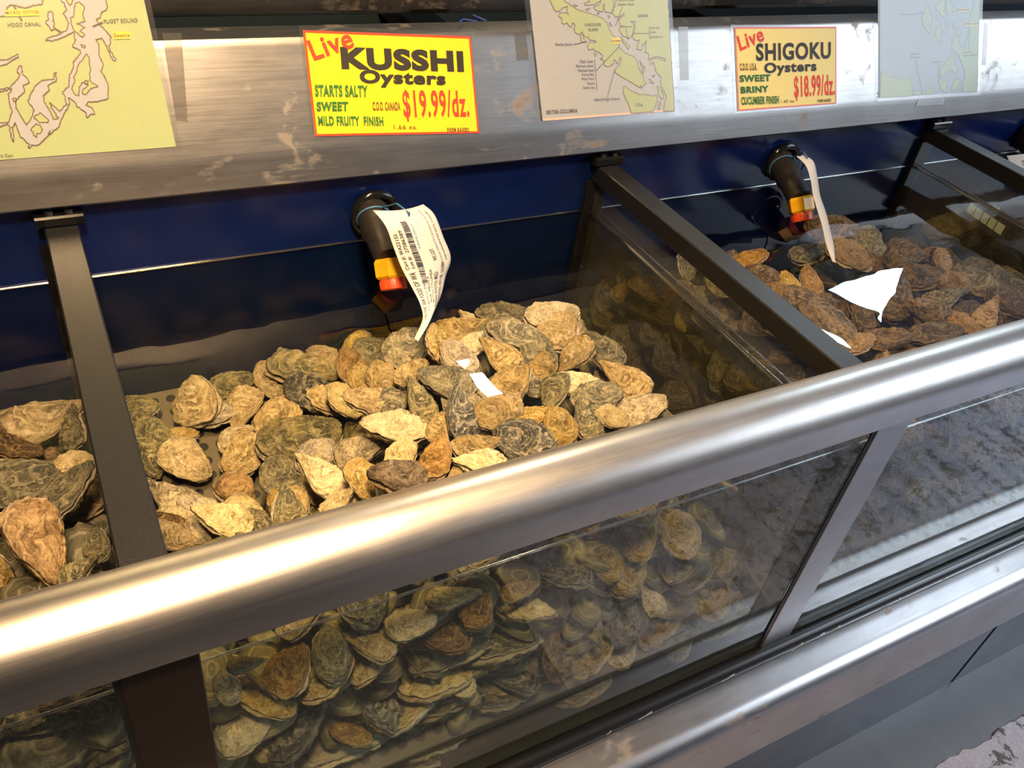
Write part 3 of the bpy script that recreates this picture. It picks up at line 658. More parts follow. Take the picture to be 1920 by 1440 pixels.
for body, bl_, br_, tl_, m_, bd in (('Westcott Bay', (332, 202), (468, 198), (330, 172), INK_BRN, 0), ('Otter Cove', (462, 708), (570, 702), (460, 680), MAP_INK, 0), ('South Bend', (464, 750), (582, 746), (462, 724), MAP_INK, 0), ('Steel Cove', (744, 812), (850, 808), (742, 786), MAP_INK, 0),
   ('Samish Bay', (1132, 690), (1245, 684), (1130, 662), MAP_INK, 0), ('Taylor Fresh Beach', (1134, 734), (1316, 726), (1132, 706), MAP_INK, 0), ('BELLINGHAM', (1072, 140), (1215, 136), (1070, 112), INK_BRN, .02), ('SAMISH  OYSTER', (1168, 320), (1338, 316), (1166, 292), INK_BRN, .02)):
    px_text(body, bl_, br_, tl_, o3, s3, m_, e, bd+.01, .0060)
for q_ in [[(1066, 98), (1220, 95), (1222, 155), (1068, 158)], [(1155, 282), (1330, 278), (1330, 335), (1152, 345)]]: poly_on('highlight_mark', [q_], o3, s3, HILITE, e, .0055)
for q_ in [[(470, 190), (632, 155)], [(525, 770), (622, 1200)], [(805, 828), (852, 1000)], [(1230, 360), (1203, 655)]]: lines_on('pointer_line', [q_], o3, s3, .0015, MAP_INK, e, .0055, False)
r1 = rt/np.linalg.norm(rt)
quad_sheet('laminate', [c+FN*.003 for c in (bl-r1*.014-up*.012, br+r1*.012-up*.012, br+r1*.012+up*.55, bl-r1*.014+up*.55)], LAM, e, .0006)

# tape scraps on the fascia
TAPE, ts = m_clear('clear_tape', 1.5, (.86, .85, .84), .15, None, .10, (.5, .5, .5)); TAPE = TAPE.end(ts)
for C, lab in (([(304, 62), (340, 62), (352, 228), (330, 226)], 'yellowed clear tape strip just right of the large green map'), ([(1272, 50), (1290, 50), (1292, 150), (1276, 150)], 'short grey tape strip right of the middle map'),
               ([(1846, 42), (1854, 42), (1849, 122), (1841, 122)], 'grey green tape strip beside the right map'), ([(1722, 186), (1772, 184), (1768, 196), (1718, 198)], 'small tape scrap under the right map'), ([(964, 60), (986, 58), (992, 112), (970, 114)], 'faint tape patch left of the middle map')):
    Q = [fpx(a, b, .0012) for a, b in C][::-1]; o = mesh('tape_strip', Q+[q-FN*.0006 for q in Q], [(0, 1, 2, 3), (7, 6, 5, 4), (0, 4, 5, 1), (1, 5, 6, 2), (2, 6, 7, 3), (3, 7, 4, 0)], TAPE); tag(o, lab, 'tape')

# ------------------------------------------------------------------ spouts with tags
def spout(pp, nut, tip, fl, label, full=True):
    P = [hy(*p) for p in pp]; e = empty('water_spout', P[0], label, 'spout')
    c = hy(*fl); c[1] = YB
    g = G(); rp = [(0, .052), (-.006, .064), (-.014, .067), (-.022, .064), (-.027, .055), (-.024, .046), (-.012, .042)]
    n = 40; V = [(c[0]+r*math.cos(2*math.pi*k/n), YB+d, c[2]+r*math.sin(2*math.pi*k/n)) for d, r in rp for k in range(n)]
    F = [(i*n+k, i*n+(k+1) % n, (i+1)*n+(k+1) % n, (i+1)*n+k) for i in range(len(rp)-1) for k in range(n)]
    g.add(V, F); g.done('flange', GLOSSBLACK, e, smooth=True, sharp=60)
    # smooth path
    Q = []
    PP = [c + np.array([0, .0, 0])] + P
    for i in range(len(PP)-1):
        for k in range(5): 
            t = k/5; a = PP[max(i-1, 0)]; b = PP[i]; cc = PP[i+1]; d = PP[min(i+2, len(PP)-1)]
            Q.append(.5*((2*b)+(-a+cc)*t+(2*a-5*b+4*cc-d)*t*t+(-a+3*b-3*cc+d)*t**3))
    Q.append(PP[-1]); n_ = len(Q)
    rr = [.041 if i < n_*.55 else .0365 for i in range(n_)]
    g = G(); g.tube(Q, rr, 28); g.done('pipe', PIPE, e, smooth=True, sharp=50)
    a, b = P[-1], hy(*nut); d = (b-a)/np.linalg.norm(b-a); b = a + d*.044
    g = G(); g.tube([a-d*.004, a+d*.004, b-d*.006, b], [.036, .041, .041, .036], 6); nt = g.done('hex_nut', YEL, e)
    for i in range(6):
        pass
    t0 = b; t1_ = b + d*.028
    g = G(); g.tube([t0, t0+d*.004, t1_-d*.003, t1_], [.031, .033, .033, .029], 24); tp = g.done('nozzle_tip', RED, e, smooth=True, sharp=40)
    # grip ribs on the tip
    up = np.array([1., 0, 0]); aa = up-d*(up@d); aa /= np.linalg.norm(aa); bb = np.cross(d, aa); g = G()
    for k in range(10):
        q = 2*math.pi*k/10; r_ = aa*math.cos(q)+bb*math.sin(q); g.tube([t0+d*.006+r_*.033, t1_-d*.005+r_*.0325], .0013, 5)
    g.done('grip_rib', RED, tp)
    # rubber band round the pipe
    m = Q[max(3, int(n_*.33))]; m2 = Q[int(n_*.33)+1]; t = (m2-m)/np.linalg.norm(m2-m); aa = up-t*(up@t); aa /= np.linalg.norm(aa); bb = np.cross(t, aa)
    return e, m, t, aa, bb
def band(name, m, aa, bb, target, label):
    pts = []
    for k in range(33):
        q = 2*math.pi*k/32; r_ = .043; p = m + r_*(aa*math.cos(q)+bb*math.sin(q)*1.0)
        pts.append(p)
    g = G(); g.tube(pts, .0026, 8, False)
    # loop out to the tag
    s0 = m + .043*(aa*math.cos(.9)-bb*math.sin(.9)*-1)
    k0 = max(pts, key=lambda p: p[2]+.5*p[0]); mid = (k0+target)/2 + np.array([0, -.01, .022])
    g.tube([k0, mid, target+np.array([0, -.008, .004]), target+np.array([-.004, -.006, -.035])], .0026, 8)
    o = g.done(name, BAND, smooth=True); tag(o, label, 'rubber band'); return o

sp1 = spout([(700, 405, 1.82), (708, 432, 1.775), (720, 462, 1.71), (731, 488, 1.66)], (737, 530, 1.628), (744, 543, 1.585), (700, 396, 1.86), 'black water spout with yellow nut and red tip above the tan oysters')
sp2 = spout([(1466, 310, 1.82), (1478, 332, 1.76), (1489, 352, 1.70), (1499, 372, 1.66)], (1504, 404, 1.628), (1509, 412, 1.58), (1462, 300, 1.86), 'black water spout with yellow nut and red tip over the right tank')
sp3 = spout([(1925, 262, 1.82), (1940, 280, 1.76), (1953, 298, 1.70), (1965, 315, 1.66)], (1971, 335, 1.62), (1975, 350, 1.59), (1922, 250, 1.86), 'black water spout at the far right edge of the picture')

def sheet_fn(L, Rr, yl, yr, bulge, ybot_only=None):
    """paper strip: L and R edges as (px, py, y) polylines from the free end (0) to the tied end (1)"""
    def interp(P, v):
        n = len(P)-1; i = min(int(v*n), n-1); t = v*n-i
        a = P[max(i-1, 0)]; b = P[i]; c = P[i+1]; d = P[min(i+2, n)]
        r_ = []
        for k in range(3):
            r_.append(.5*((2*b[k])+(-a[k]+c[k])*t+(2*a[k]-5*b[k]+4*c[k]-d[k])*t*t+(-a[k]+3*b[k]-3*c[k]+d[k])*t**3))
        return hy(*r_)
    def fn(v, u, off=0):
        a, b = interp(L, v), interp(Rr, v)
        p = a+(b-a)*u; p = p + np.array([0, -1, .15])*(bulge*math.sin(math.pi*min(max(u, 0), 1)))
        return p + np.array([-.25, -1, .3])*off
    return fn
def tag_paper(fn, label, texts=()):
    n, m = 36, 14; e = empty('lot_tag', fn(0, .5), label, 'paper tag')
    V = []; F = []
    for lay in (0, -.0012):
        for i in range(n+1):
            for j in range(m+1): V.append(fn(i/n, j/m, lay))
    st = (n+1)*(m+1)
    for i in range(n):
        for j in range(m):
            a = i*(m+1)+j; F.append((a, a+1, a+m+2, a+m+1)); F.append((st+a, st+a+m+1, st+a+m+2, st+a+1))
    for i in range(n):
        a = i*(m+1); F.append((a, a+m+1, st+a+m+1, st+a)); a += m; F.append((a, st+a, st+a+m+1, a+m+1))
    for j in range(m): F.append((j, st+j, st+j+1, j+1)); a = n*(m+1)+j; F.append((a, a+1, st+a+1, st+a))
    mesh('sheet', V, F, TAGP, e, smooth=True, sharp=60)
    for body, v0, v1, u0, u1, mat, bd in texts:
        T, TF = text_mesh(body, bd)
        mesh('lettering', [fn(v0+(v1-v0)*x, u1+(u0-u1)*y, .0016) for x, y in T], TF, mat, e)
    return e
def k6(x, y, Y): return (600+x*.20833, 340+y*.20833, Y)
L1 = [k6(850, 1412, 1.425), k6(925, 1240, 1.47), k6(900, 1100, 1.50), k6(830, 960, 1.53), k6(735, 780, 1.555), k6(665, 600, 1.575), k6(590, 400, 1.60), k6(478, 262, 1.64)]
R1 = [k6(862, 1400, 1.425), k6(985, 1230, 1.48), k6(1085, 1040, 1.53), k6(1130, 860, 1.57), k6(1178, 690, 1.595), k6(1110, 500, 1.615), k6(1030, 300, 1.64), k6(930, 208, 1.67)]
fn1 = sheet_fn(L1, R1, 0, 0, .018)
bars = []
T1 = [('PACIFIC SEA FOOD OF WA', .16, .54, .08, .2, TAGINK, .01), ('Cert #: WA2215S', .56, .80, .06, .13, TAGINK, .01), ('Lot #:  27586389', .57, .82, .16, .23, TAGINK, .01),
      ('WS LOT', .60, .68, .60, .68, TAGINK, .01), ('1411 80TH ST SW', .22, .46, .27, .33, TAGINK, 0), ('WA 98203', .30, .50, .37, .43, TAGINK, 0), ('KUSSHI OYSTER MED', .26, .52, .56, .66, TAGINK, .01),
      ('DOZEN', .50, .57, .74, .82, TAGINK, .01), ('HARVESTED 07/18', .22, .48, .72, .82, TAGINK, .01), ('KEEP REFRIGERATED UNTIL CONSUMED', .58, .92, .86, .90, TAGINK, 0), ('SHELLFISH IDENTIFICATION 0177475/618', .55, .94, .76, .79, TAGINK, 0), ('BRITISH COLUMBIA', .30, .55, .46, .52, TAGINK, 0), ('08082021', .70, .85, .42, .46, TAGBLUE, 0)]
tg1 = tag_paper(fn1, 'curled white paper lot tag with black print hanging from the middle spout', T1)
g = G(); v = .46
while v < .88:
    w = rnd.choice([.003, .005, .008]); g.add([fn1(v, .27, .0016), fn1(v, .38, .0016), fn1(v+w, .38, .0016), fn1(v+w, .27, .0016)], [(3, 2, 1, 0)]); v += w + rnd.choice([.003, .005, .007])
g.done('barcode', TAGINK, tg1)
band('rubber_band', sp1[1], sp1[3], sp1[4], fn1(.95, .55, .004), 'blue rubber band tying the white paper tag to the middle spout')
def k5(x, y, Y): return (1400+x*.1736, 250+y*.1736, Y)
L2 = [k5(925, 1385, 1.405), k5(860, 1200, 1.44), k5(815, 1000, 1.47), k5(770, 850, 1.50), k5(720, 680, 1.53), k5(690, 500, 1.56), k5(640, 350, 1.60), k5(535, 245, 1.65)]
R2 = [k5(945, 1375, 1.41), k5(945, 1230, 1.45), k5(905, 1050, 1.49), k5(855, 850, 1.53), k5(795, 670, 1.56), k5(765, 480, 1.60), k5(720, 300, 1.64), k5(600, 232, 1.69)]
fn2 = sheet_fn(L2, R2, 0, 0, .008)
tg2 = tag_paper(fn2, 'folded pale paper tag hanging edge-on from the spout of the right tank')
band('rubber_band', sp2[1], sp2[3], sp2[4], fn2(.96, .6, .004), 'blue rubber band on the spout over the right tank')
L3 = [(1940, 372, 1.42), (1918, 352, 1.47), (1905, 330, 1.52), (1896, 310, 1.56), (1888, 292, 1.62)]
R3 = [(1985, 372, 1.44), (1975, 350, 1.49), (1965, 325, 1.54), (1958, 300, 1.58), (1950, 280, 1.64)]
fn3 = sheet_fn(L3, R3, 0, 0, .012)
tag_paper(fn3, 'orange-lit paper tag cut by the right edge of the picture', [('SEA FOOD OF WA', .15, .85, .25, .38, TAGINK, .01)])

# pale scale strip stuck on the right divider
TS = paper('pale_green_strip', (.55, .66, .48)); e = None
Q = [hx(1820, 380, BX[3]-.0195), hx(1885, 424, BX[3]-.0195)]
a, b = Q; dn = np.array([0, 0, -.035])
cr = [a, b, b+dn, a+dn]
o = mesh('scale_strip', cr+[c+np.array([.001, 0, 0]) for c in cr], [(3, 2, 1, 0), (4, 5, 6, 7), (0, 1, 5, 4), (1, 2, 6, 5), (2, 3, 7, 6), (3, 0, 4, 7)], TS); tag(o, 'pale green scale strip stuck on the right glass divider', 'label strip')
for k in range(1, 5):
    c = a+(b-a)*k/5; g = G(); g.box((c[0]-.0008, min(c[1], c[1]+.002), c[2]-.035), (c[0]-.0002, c[1]+.003, c[2]-.0)); g.done('tick_mark', INK_BLK, o)

# ------------------------------------------------------------------ oysters
def sm(a, b, x): t = min(1, max(0, (x-a)/(b-a))); return t*t*(3-2*t)
def tray_z(y): return -1.76 + .24*(y-.80)/(1.86-.80)
def h1(x, y):
    left = -1.25 - .33*sm(.95, 1.60, y); right = -1.185 - .22*sm(1.42, 1.72, y)
    h = left + (right-left)*sm(.25, .75, x)
    h = h + (tray_z(y)+.05-h)*sm(1.12, 1.33, x)
    return max(h, tray_z(y)+.05)
def h2(x, y): return max(-1.21 - .10*sm(1.45, 1.80, y) - .05*sm(2.4, 2.8, x), tray_z(y)+.05)
def h0(x, y): return max(-1.24 - .18*sm(1.1, 1.6, y), tray_z(y)+.06)
def h3(x, y): return -1.30 - .1*sm(1.2, 1.7, y)
CAMV = lambda p: -np.array(p)/np.linalg.norm(p)
def cast(px, py, hfn, y0=YG1+.03):
    """walk along the line of sight until it meets the pile"""
    r = ray(px, py); r = r/np.linalg.norm(r); t = .9
    while t < 6:
        p = r*t
        if p[1] > y0 and p[2] < hfn(p[0], p[1]): return p
        if p[1] > YB-.05: return r*t
        t += .004
    return r*t
def place(px, py, L, W, ang, typ, label, group=None, hfn=h1, p=None, lift=0., shape=None, flip=None, wall=False, xmin=None, xmax=None, ymin=YG1+.006):
    if p is None: p = cast(px, py, hfn)
    d = np.linalg.norm(p); Rgt, Dn = R[0], R[1]
    a = math.radians(ang); e = Rgt*math.cos(a) - Dn*math.sin(a)      # image direction of the hinge
    v = p/d; e = e - v*(e@v); e /= np.linalg.norm(e)
    depth = p[2]/(ray(px, py)[2])*FPX/FPX
    k = (p@R[2])/FPX
    Lw = L*k*1.10; Ww = W*k*1.12
    ax = e
    if abs(v[2]) > .1:
        s_ = -(e[2]/v[2])*(.45 if not wall else .1); s_ = max(-.6, min(.6, s_)); ax = e + v*s_; ax /= np.linalg.norm(ax)
    # face normal: towards the eye, rolled back about the long axis for narrow outlines
    ratio = max(.25, min(.94, (W/L)/.80)); f = math.acos(ratio)
    perp = np.cross(e, v); perp *= (1 if perp[2] > 0 else -1)
    n_ = -v*math.cos(f)+perp*math.sin(f)
    T = Lw*(.34 if ratio > .6 else .28)
    Wt = max(Ww/ratio*.985, .5*Lw)
    Wt = min(Wt, Lw*.92)
    p = p + v*(T*.25) - v*lift
    # keep clear of glass: half extents
    axn = ax/np.linalg.norm(ax); nn = n_ - axn*(n_@axn); nn /= np.linalg.norm(nn); bb = np.cross(nn, axn)
    def ext(i): return math.sqrt((axn[i]*Lw*.5)**2+(bb[i]*Wt*.5)**2+(nn[i]*T*.5)**2)
    def fix(i, lo, hi, p):
        if lo is not None and p[i]-ext(i) < lo: p = p + v*((lo-(p[i]-ext(i)))/v[i]) if abs(v[i]) > .2 else p
        if hi is not None and p[i]+ext(i) > hi: p = p + v*((hi-(p[i]+ext(i)))/v[i]) if abs(v[i]) > .2 else p
        return p
    p = fix(1, ymin, None, p)
    if xmin is not None and p[0]-ext(0) < xmin: p = p + np.array([xmin-(p[0]-ext(0)), 0, 0])
    if xmax is not None and p[0]+ext(0) > xmax: p = p - np.array([p[0]+ext(0)-xmax, 0, 0])
    if p[1]+ext(1) > YB-.004: p = p - np.array([0, p[1]+ext(1)-YB+.004, 0])
    if p[2]+ext(2) > ZW-.004: p = p - np.array([0, 0, p[2]+ext(2)-ZW+.004])
    PLACED.append((p, max(Lw, Wt)/2))
    return oyster(p, axn, nn, Lw, Wt, T, typ, label, group, shape, flip)
PLACED = []

# (x, y, length, width, hinge direction, colour, lift, label) read off the photograph, cast onto the pile
MID = [
 (366,753,97,86,95,'T',.02,'tan teardrop oyster with its pointed hinge up, alone at the back left'),
 (436,721,92,62,20,'G',-.02,'dull grey oyster half hidden behind the tan teardrop one'),
 (510,712,84,62,120,'T',-.01,'tan oyster under the long grey one with white ridges'),
 (602,663,60,42,160,'T',-.02,'small tan oyster peeping out behind the long ridged grey one'),
 (568,684,132,66,-12,'G',.03,'long grey oyster with white ridges and pale hinge, top of the left heap'),
 (658,687,76,58,100,'B',.02,'upright oyster with cream and black ridges beside the long grey one'),
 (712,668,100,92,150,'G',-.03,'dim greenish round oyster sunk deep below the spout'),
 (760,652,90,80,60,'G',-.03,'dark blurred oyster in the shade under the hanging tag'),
 (456,769,98,86,-110,'T',.01,'big smooth tan oyster in the middle of the left heap'),
 (594,738,116,78,-35,'D',.01,'large dark oyster with swirling rings behind the slim tan one'),
 (518,783,92,72,-140,'T',.03,'smooth yellowish tan oyster lying on the large grey green one'),
 (563,822,145,86,10,'G',.01,'largest grey green oyster with concentric rings, middle of the left heap'),
 (695,749,98,54,170,'T',.02,'slim tan oyster with an open seam facing the viewer'),
 (450,850,92,80,80,'T',.02,'round tan oyster with brown blotches left of the grey green one'),
 (340,819,62,34,8,'T',-.01,'small tan hinge poking out under the left grey oyster'),
 (290,812,96,76,-25,'G',.01,'grey ringed oyster touching the left black bar'),
 (352,861,102,82,-40,'T',.01,'smooth tan oyster with grey hinge patch, right of the left bar'),
 (324,932,108,86,150,'M',.01,'chalky oyster with a square grey patch beside the left bar'),
 (447,930,98,90,-50,'B',.01,'golden brown smooth round oyster above the rail'),
 (532,898,96,90,120,'G',-.01,'rough grey green oyster with one white spot'),
 (608,892,122,86,145,'P',.03,'pale oyster with pinkish rim and pointed hinge to the upper left'),
 (675,845,94,74,20,'M',.01,'grey and cream oyster left of the orange brown one'),
 (416,973,112,80,160,'P',.01,'pale chalky oyster touching the bright highlight of the rail'),
 (540,962,116,84,100,'G',.02,'fan ribbed grey and tan oyster just above the rail'),
 (633,942,72,44,40,'T',.0,'tan oyster tip between the fan ribbed one and the rail'),
 (681,898,84,62,-70,'T',-.01,'tan oyster behind the dark brown wet one'),
 (752,895,116,58,170,'K',.02,'dark brown wet looking oyster close to the rail'),
 (318,988,84,56,150,'K',-.01,'reddish grey oyster between the left bar and the rail'),
 (742,797,114,58,175,'P',.03,'cream coloured oyster with a black mark, left of the black oyster'),
 (754,852,66,58,60,'P',.0,'small pale oyster left of the orange brown one'),
 (819,853,90,84,70,'B',.03,'orange brown oyster with frilled lower edge'),
 (824,803,62,58,80,'T',-.02,'smooth tan oyster tucked behind the orange brown one'),
 (785,751,100,68,115,'G',.01,'grey oyster standing on edge left of the rounded black one'),
 (864,774,108,76,100,'D',.02,'rounded black oyster with two cream chips'),
 (841,713,108,62,165,'G',.0,'grey and tan oyster lying across above the black one'),
 (774,700,72,50,40,'T',-.02,'tan oyster half buried left of the white light streak'),
 (816,641,74,34,95,'T',.0,'narrow tan oyster seen edge-on beside the tag tip'),
 (869,617,106,62,10,'T',.02,'knobbly tan oyster behind the top of the light streak'),
 (948,590,104,36,0,'G',.02,'grey oyster seen edge-on with white seam, topmost at the back'),
 (1036,592,96,52,5,'P',.03,'pale knobbly oyster with a beak pointing right, back of the pile'),
 (971,628,110,50,-15,'G',.02,'long grey tan oyster below the edge-on one'),
 (1050,621,88,78,60,'T',.01,'round tan oyster at the right rear of the pile'),
 (861,668,84,76,130,'M',.0,'grey tan oyster partly hidden by the white light streak'),
 (934,665,90,74,140,'T',.01,'ringed tan oyster right of the light streak'),
 (1010,668,94,70,100,'G',.0,'dull tan oyster with fine rings behind the knobby pale one'),
 (1077,661,88,68,-130,'T',.03,'tan oyster with a sharp dark rim on its right side'),
 (1134,657,88,66,130,'G',.0,'grey tan oyster on the right slope of the pile'),
 (962,716,98,84,55,'T',.03,'smooth pale tan oyster at the lower end of the light streak'),
 (1021,690,64,56,80,'T',-.01,'small tan oyster left of the knobby pale one'),
 (1086,709,78,62,160,'P',.04,'knobby cream oyster with a smooth white bulge'),
 (1170,706,108,80,145,'T',.02,'large orange tan oyster at the right edge of the pile'),
 (934,770,88,72,-160,'T',.02,'tan oyster with layered lower rim under the light streak'),
 (1038,738,86,66,-110,'G',.01,'grey oyster with pale hinge in the middle right'),
 (1120,741,92,54,15,'G',.03,'grey tan pointed oyster lying flat on the right'),
 (1196,766,108,66,20,'M',.01,'striped tan and grey oyster touching the rail at right'),
 (1000,782,86,32,15,'T',.0,'thin tan shell edge above the black oyster near the rail'),
 (1049,800,78,66,100,'T',.02,'crinkled tan oyster right of the black one near the rail'),
 (1100,788,82,58,115,'G',.01,'grey tan oyster with stripes near the rail'),
 (1148,786,62,50,-20,'P',.02,'small pale oyster left of the striped one'),
 (985,819,108,80,160,'D',.03,'black oyster with cream specks just above the rail'),
 (895,834,88,54,10,'T',.01,'tan grey oyster between the orange brown and the black one'),
 (900,868,96,58,175,'P',.02,'pale oyster with black spots touching the rail'),
 (1020,836,56,28,20,'P',.0,'pale shell tip right at the rail under the crinkled oyster'),
]
# oysters pressed against the front glass of the middle tank, seen below the rail
LOW = [
 (540,1256,96,86,60,'B','brownish tan oyster at the upper left behind the front glass'),
 (620,1228,96,70,100,'G','dull grey green oyster right of the brownish one behind the glass'),
 (612,1268,110,60,40,'T','tan oyster lying slanted behind the glass below the grey green one'),
 (692,1204,102,68,160,'T','pale tan oyster with curled rim just under the waterline'),
 (495,1315,112,72,170,'T','tan oyster above the bright yellowish one near the dark upright'),
 (453,1377,94,78,20,'P','bright yellowish round oyster beside the dark upright'),
 (554,1363,142,78,50,'D','large dark oyster with white flecks behind the lower left glass'),
 (425,1290,62,46,120,'M','broken looking grey and cream oyster at the dark upright'),
 (460,1243,64,34,10,'T','small yellowish oyster tucked under the waterline at the left'),
 (703,1249,94,42,40,'T','narrow tan oyster pointing up right behind the glass'),
 (769,1167,92,62,10,'P','pale cream oyster directly under the waterline'),
 (828,1190,112,56,170,'K','dark brown oyster under the waterline'),
 (849,1117,98,44,10,'P','cream oyster with dark marks at the waterline'),
 (842,1228,152,60,15,'G','long grey green oyster behind the glass, centre'),
 (817,1280,132,48,12,'P','long pale tan oyster below the grey green one'),
 (696,1328,140,76,150,'D','dark rounded oyster left of the pale edge-on shell'),
 (765,1339,104,32,35,'P','pale pinkish shell seen edge-on, slanting behind the glass'),
 (842,1322,134,38,20,'G','slim grey tan oyster seen edge-on low behind the glass'),
 (630,1412,152,62,10,'P','broad pale oyster at the bottom of the glass'),
 (779,1396,170,50,8,'G','long bluish grey oyster low behind the glass'),
 (770,1436,100,32,8,'P','pale edge-on oyster cut by the bottom of the picture'),
 (658,1377,74,34,160,'B','small brown shell between the dark and the broad pale oyster'),
 (1173,1063,104,78,80,'T','tan oyster behind the glass right of centre under the waterline'),
 (1142,1058,64,58,90,'T','small round tan oyster overlapping the one to its right'),
 (1277,1002,84,88,100,'T','tan oyster at the right top of the pile behind the glass'),
 (1207,1011,88,72,60,'T','pale tan oyster with a sharp edge just below the waterline'),
 (1054,1076,112,48,170,'D','dark grey oyster with cream chips under the waterline'),
 (984,1140,108,60,-12,'P','clean cream oyster with curved lower seam behind the glass'),
 (975,1106,70,46,20,'T','yellowish oyster behind the clean cream one'),
 (892,1139,76,66,80,'B','reddish brown oyster left of the clean cream one'),
 (1098,1155,122,112,-60,'G','largest grey round oyster behind the glass, right of centre'),
 (1173,1157,100,64,95,'D','dark oyster with a pale pinkish tip next to the largest grey one'),
 (1219,1124,66,58,120,'M','small spotted oyster above the orange tan one'),
 (1280,1060,88,80,20,'M','grey and tan oyster at the right end of the pile behind glass'),
 (1326,1112,98,80,110,'T','tan oyster with knobbed hinge up, last before the dark area'),
 (1301,1090,74,30,30,'G','slim bluish grey shell edge wedged above the knobbed one'),
 (1237,1179,94,60,30,'T','orange tan oyster low on the right behind the glass'),
 (1110,1234,88,42,40,'T','slanting tan oyster under the largest grey one'),
 (1168,1222,64,50,60,'T','small tan oyster low right of the slanting one'),
 (1350,1172,108,52,12,'G','olive grey oyster at the lower right corner behind glass'),
 (1275,1208,66,42,60,'G','faint olive oyster beside the lower right corner one'),
 (936,1213,150,42,10,'G','long grey tan oyster lying flat behind the glass centre'),
 (956,1272,114,46,165,'D','dark oyster with pale upper edge low in the centre'),
 (858,1277,72,46,150,'P','pale yellowish shell tip low in the centre'),
 (932,1306,122,44,8,'G','grey oyster under the dark one with pale edge'),
 (1090,1290,112,48,20,'G','dim bluish oyster at the foot of the pile'),
 (1045,1228,92,60,85,'K','reddish dark rough oyster under the clean cream one'),
]
# brown oysters of the right tank above the rail
RIGHT = [
 (1629,452,60,54,80,'G','pale green round oyster at the back of the right tank'),
 (1481,531,56,44,120,'T','tan oyster with a pointed hinge left of the bright patch'),
 (1590,476,92,44,-35,'B','long brown oyster behind the bright patch'),
 (1526,471,92,50,20,'G','dim grey oyster under the hanging pale tag'),
 (1672,556,98,74,80,'K','big dark brown oyster right of the bright patch'),
 (1729,520,84,50,10,'K','brown green oyster behind the big dark one'),
 (1781,530,66,50,170,'B','reddish brown oyster in the middle of the right tank'),
 (1826,524,84,52,150,'G','greenish tan oyster near the right bar'),
 (1771,557,80,48,20,'G','olive oyster in front of the reddish one'),
 (1736,582,86,60,160,'K','smooth brown oyster below the olive one'),
 (1849,589,82,62,60,'B','ribbed purplish brown oyster above the rail at right'),
 (1888,529,92,44,-25,'G','tan green oyster at the right end near the bar'),
 (1893,568,82,46,-30,'K','dark tan oyster at the right edge above the rail'),
 (1804,608,60,32,-30,'B','small orange shell tip near the rail'),
 (1556,608,128,44,-38,'K','long grey brown smooth oyster below the bright patch'),
 (1507,560,90,42,-20,'K','long dark oyster beside the middle black bar'),
 (1660,640,96,44,10,'K','very dark oyster at the rail below the big brown one'),
 (1752,626,98,42,12,'K','black brown rough oyster along the rail'),
 (1607,644,70,42,20,'B','brown oyster wedged at the rail'),
 (1694,486,80,42,15,'K','brown oyster behind the big dark one near the right bar'),
 (1400,488,84,34,25,'B','orange brown oyster edge next to the middle bar at the back'),
 (1455,546,60,42,160,'B','small brown oyster beside the bar'),
 (1623,597,64,52,90,'K','brown oyster just below the bright patch'),
 (1429,517,62,40,150,'K','dark oyster beside the middle bar near the back'),
 (1560,430,90,50,170,'K','dim brown oyster at the back wall of the right tank'),
]
# seen through the glass divider, right of the tan pile
SIDE = [
 (1139,574,92,84,100,'K','dark round oyster seen through the divider behind the tan pile'),
 (1221,546,90,58,160,'B','brown oyster under the waterline of the divider'),
 (1176,548,60,44,20,'B','orange brown oyster in the shade at the back of the divider'),
 (1237,606,90,70,60,'K','rough brown oyster behind the divider glass'),
 (1284,597,46,40,90,'T','small tan round oyster behind the divider glass'),
 (1174,632,78,58,20,'G','dim greenish oyster low behind the divider'),
 (1261,660,96,78,80,'K','dark rough oyster in the middle behind the divider'),
 (1318,648,68,50,150,'G','grey oyster with specks right of the dark rough one'),
 (1362,696,94,80,100,'G','squarish grey oyster with bright rim near the rail behind the divider'),
 (1413,716,70,44,-30,'B','brown oyster beside the waterline close to the rail'),
 (1212,686,92,60,-60,'K','nearly black oyster with pale curved edge right of the tan pile'),
 (1284,738,96,64,10,'K','dark greenish oyster at the rail behind the divider'),
 (1330,600,70,40,-40,'B','brown streaky oyster along the divider waterline'),
]
# leftmost tank
LEFT = [
 (70,792,172,112,20,'T','large tan oyster with a pale patch at the back of the left tank'),
 (41,897,134,98,10,'G','large ringed grey oyster at the left edge of the picture'),
 (128,922,134,62,50,'G','slanting dark rimmed oyster in front of the left bar'),
 (73,1015,172,122,-70,'B','large ruffled orange brown oyster just above the rail at left'),
 (144,868,66,44,0,'T','pale thin shell edge beside the left bar'),
 (150,800,86,52,90,'G','greenish oyster half behind the left black bar'),
 (150,1071,74,56,40,'G','small grey tan oyster right of the ruffled one'),
 (184,1020,66,60,100,'G','greenish oyster in the corner of bar and rail'),
 (18,832,110,52,-20,'K','dark oyster in the gap at the left edge'),
 (22,978,80,34,10,'P','cream shell edge above the ruffled orange oyster'),
]
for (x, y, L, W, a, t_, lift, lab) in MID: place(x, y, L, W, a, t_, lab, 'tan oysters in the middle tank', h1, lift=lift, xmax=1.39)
for (x, y, L, W, a, t_, lab) in LOW:
    p = hy(x, y, .815); place(x, y, L, W, a, t_, lab, 'tan oysters behind the front glass', p=p, wall=True, xmin=.035, xmax=1.40)
for (x, y, L, W, a, t_, lab) in RIGHT: place(x, y, L, W, a, t_, lab, 'brown oysters in the right tank', h2, xmin=1.44, xmax=2.83)
for (x, y, L, W, a, t_, lab) in SIDE: place(x, y, L, W, a, t_, lab, 'dark oysters behind the glass divider', p=hx(x, y, 1.50), wall=True, xmin=1.436, xmax=2.83)
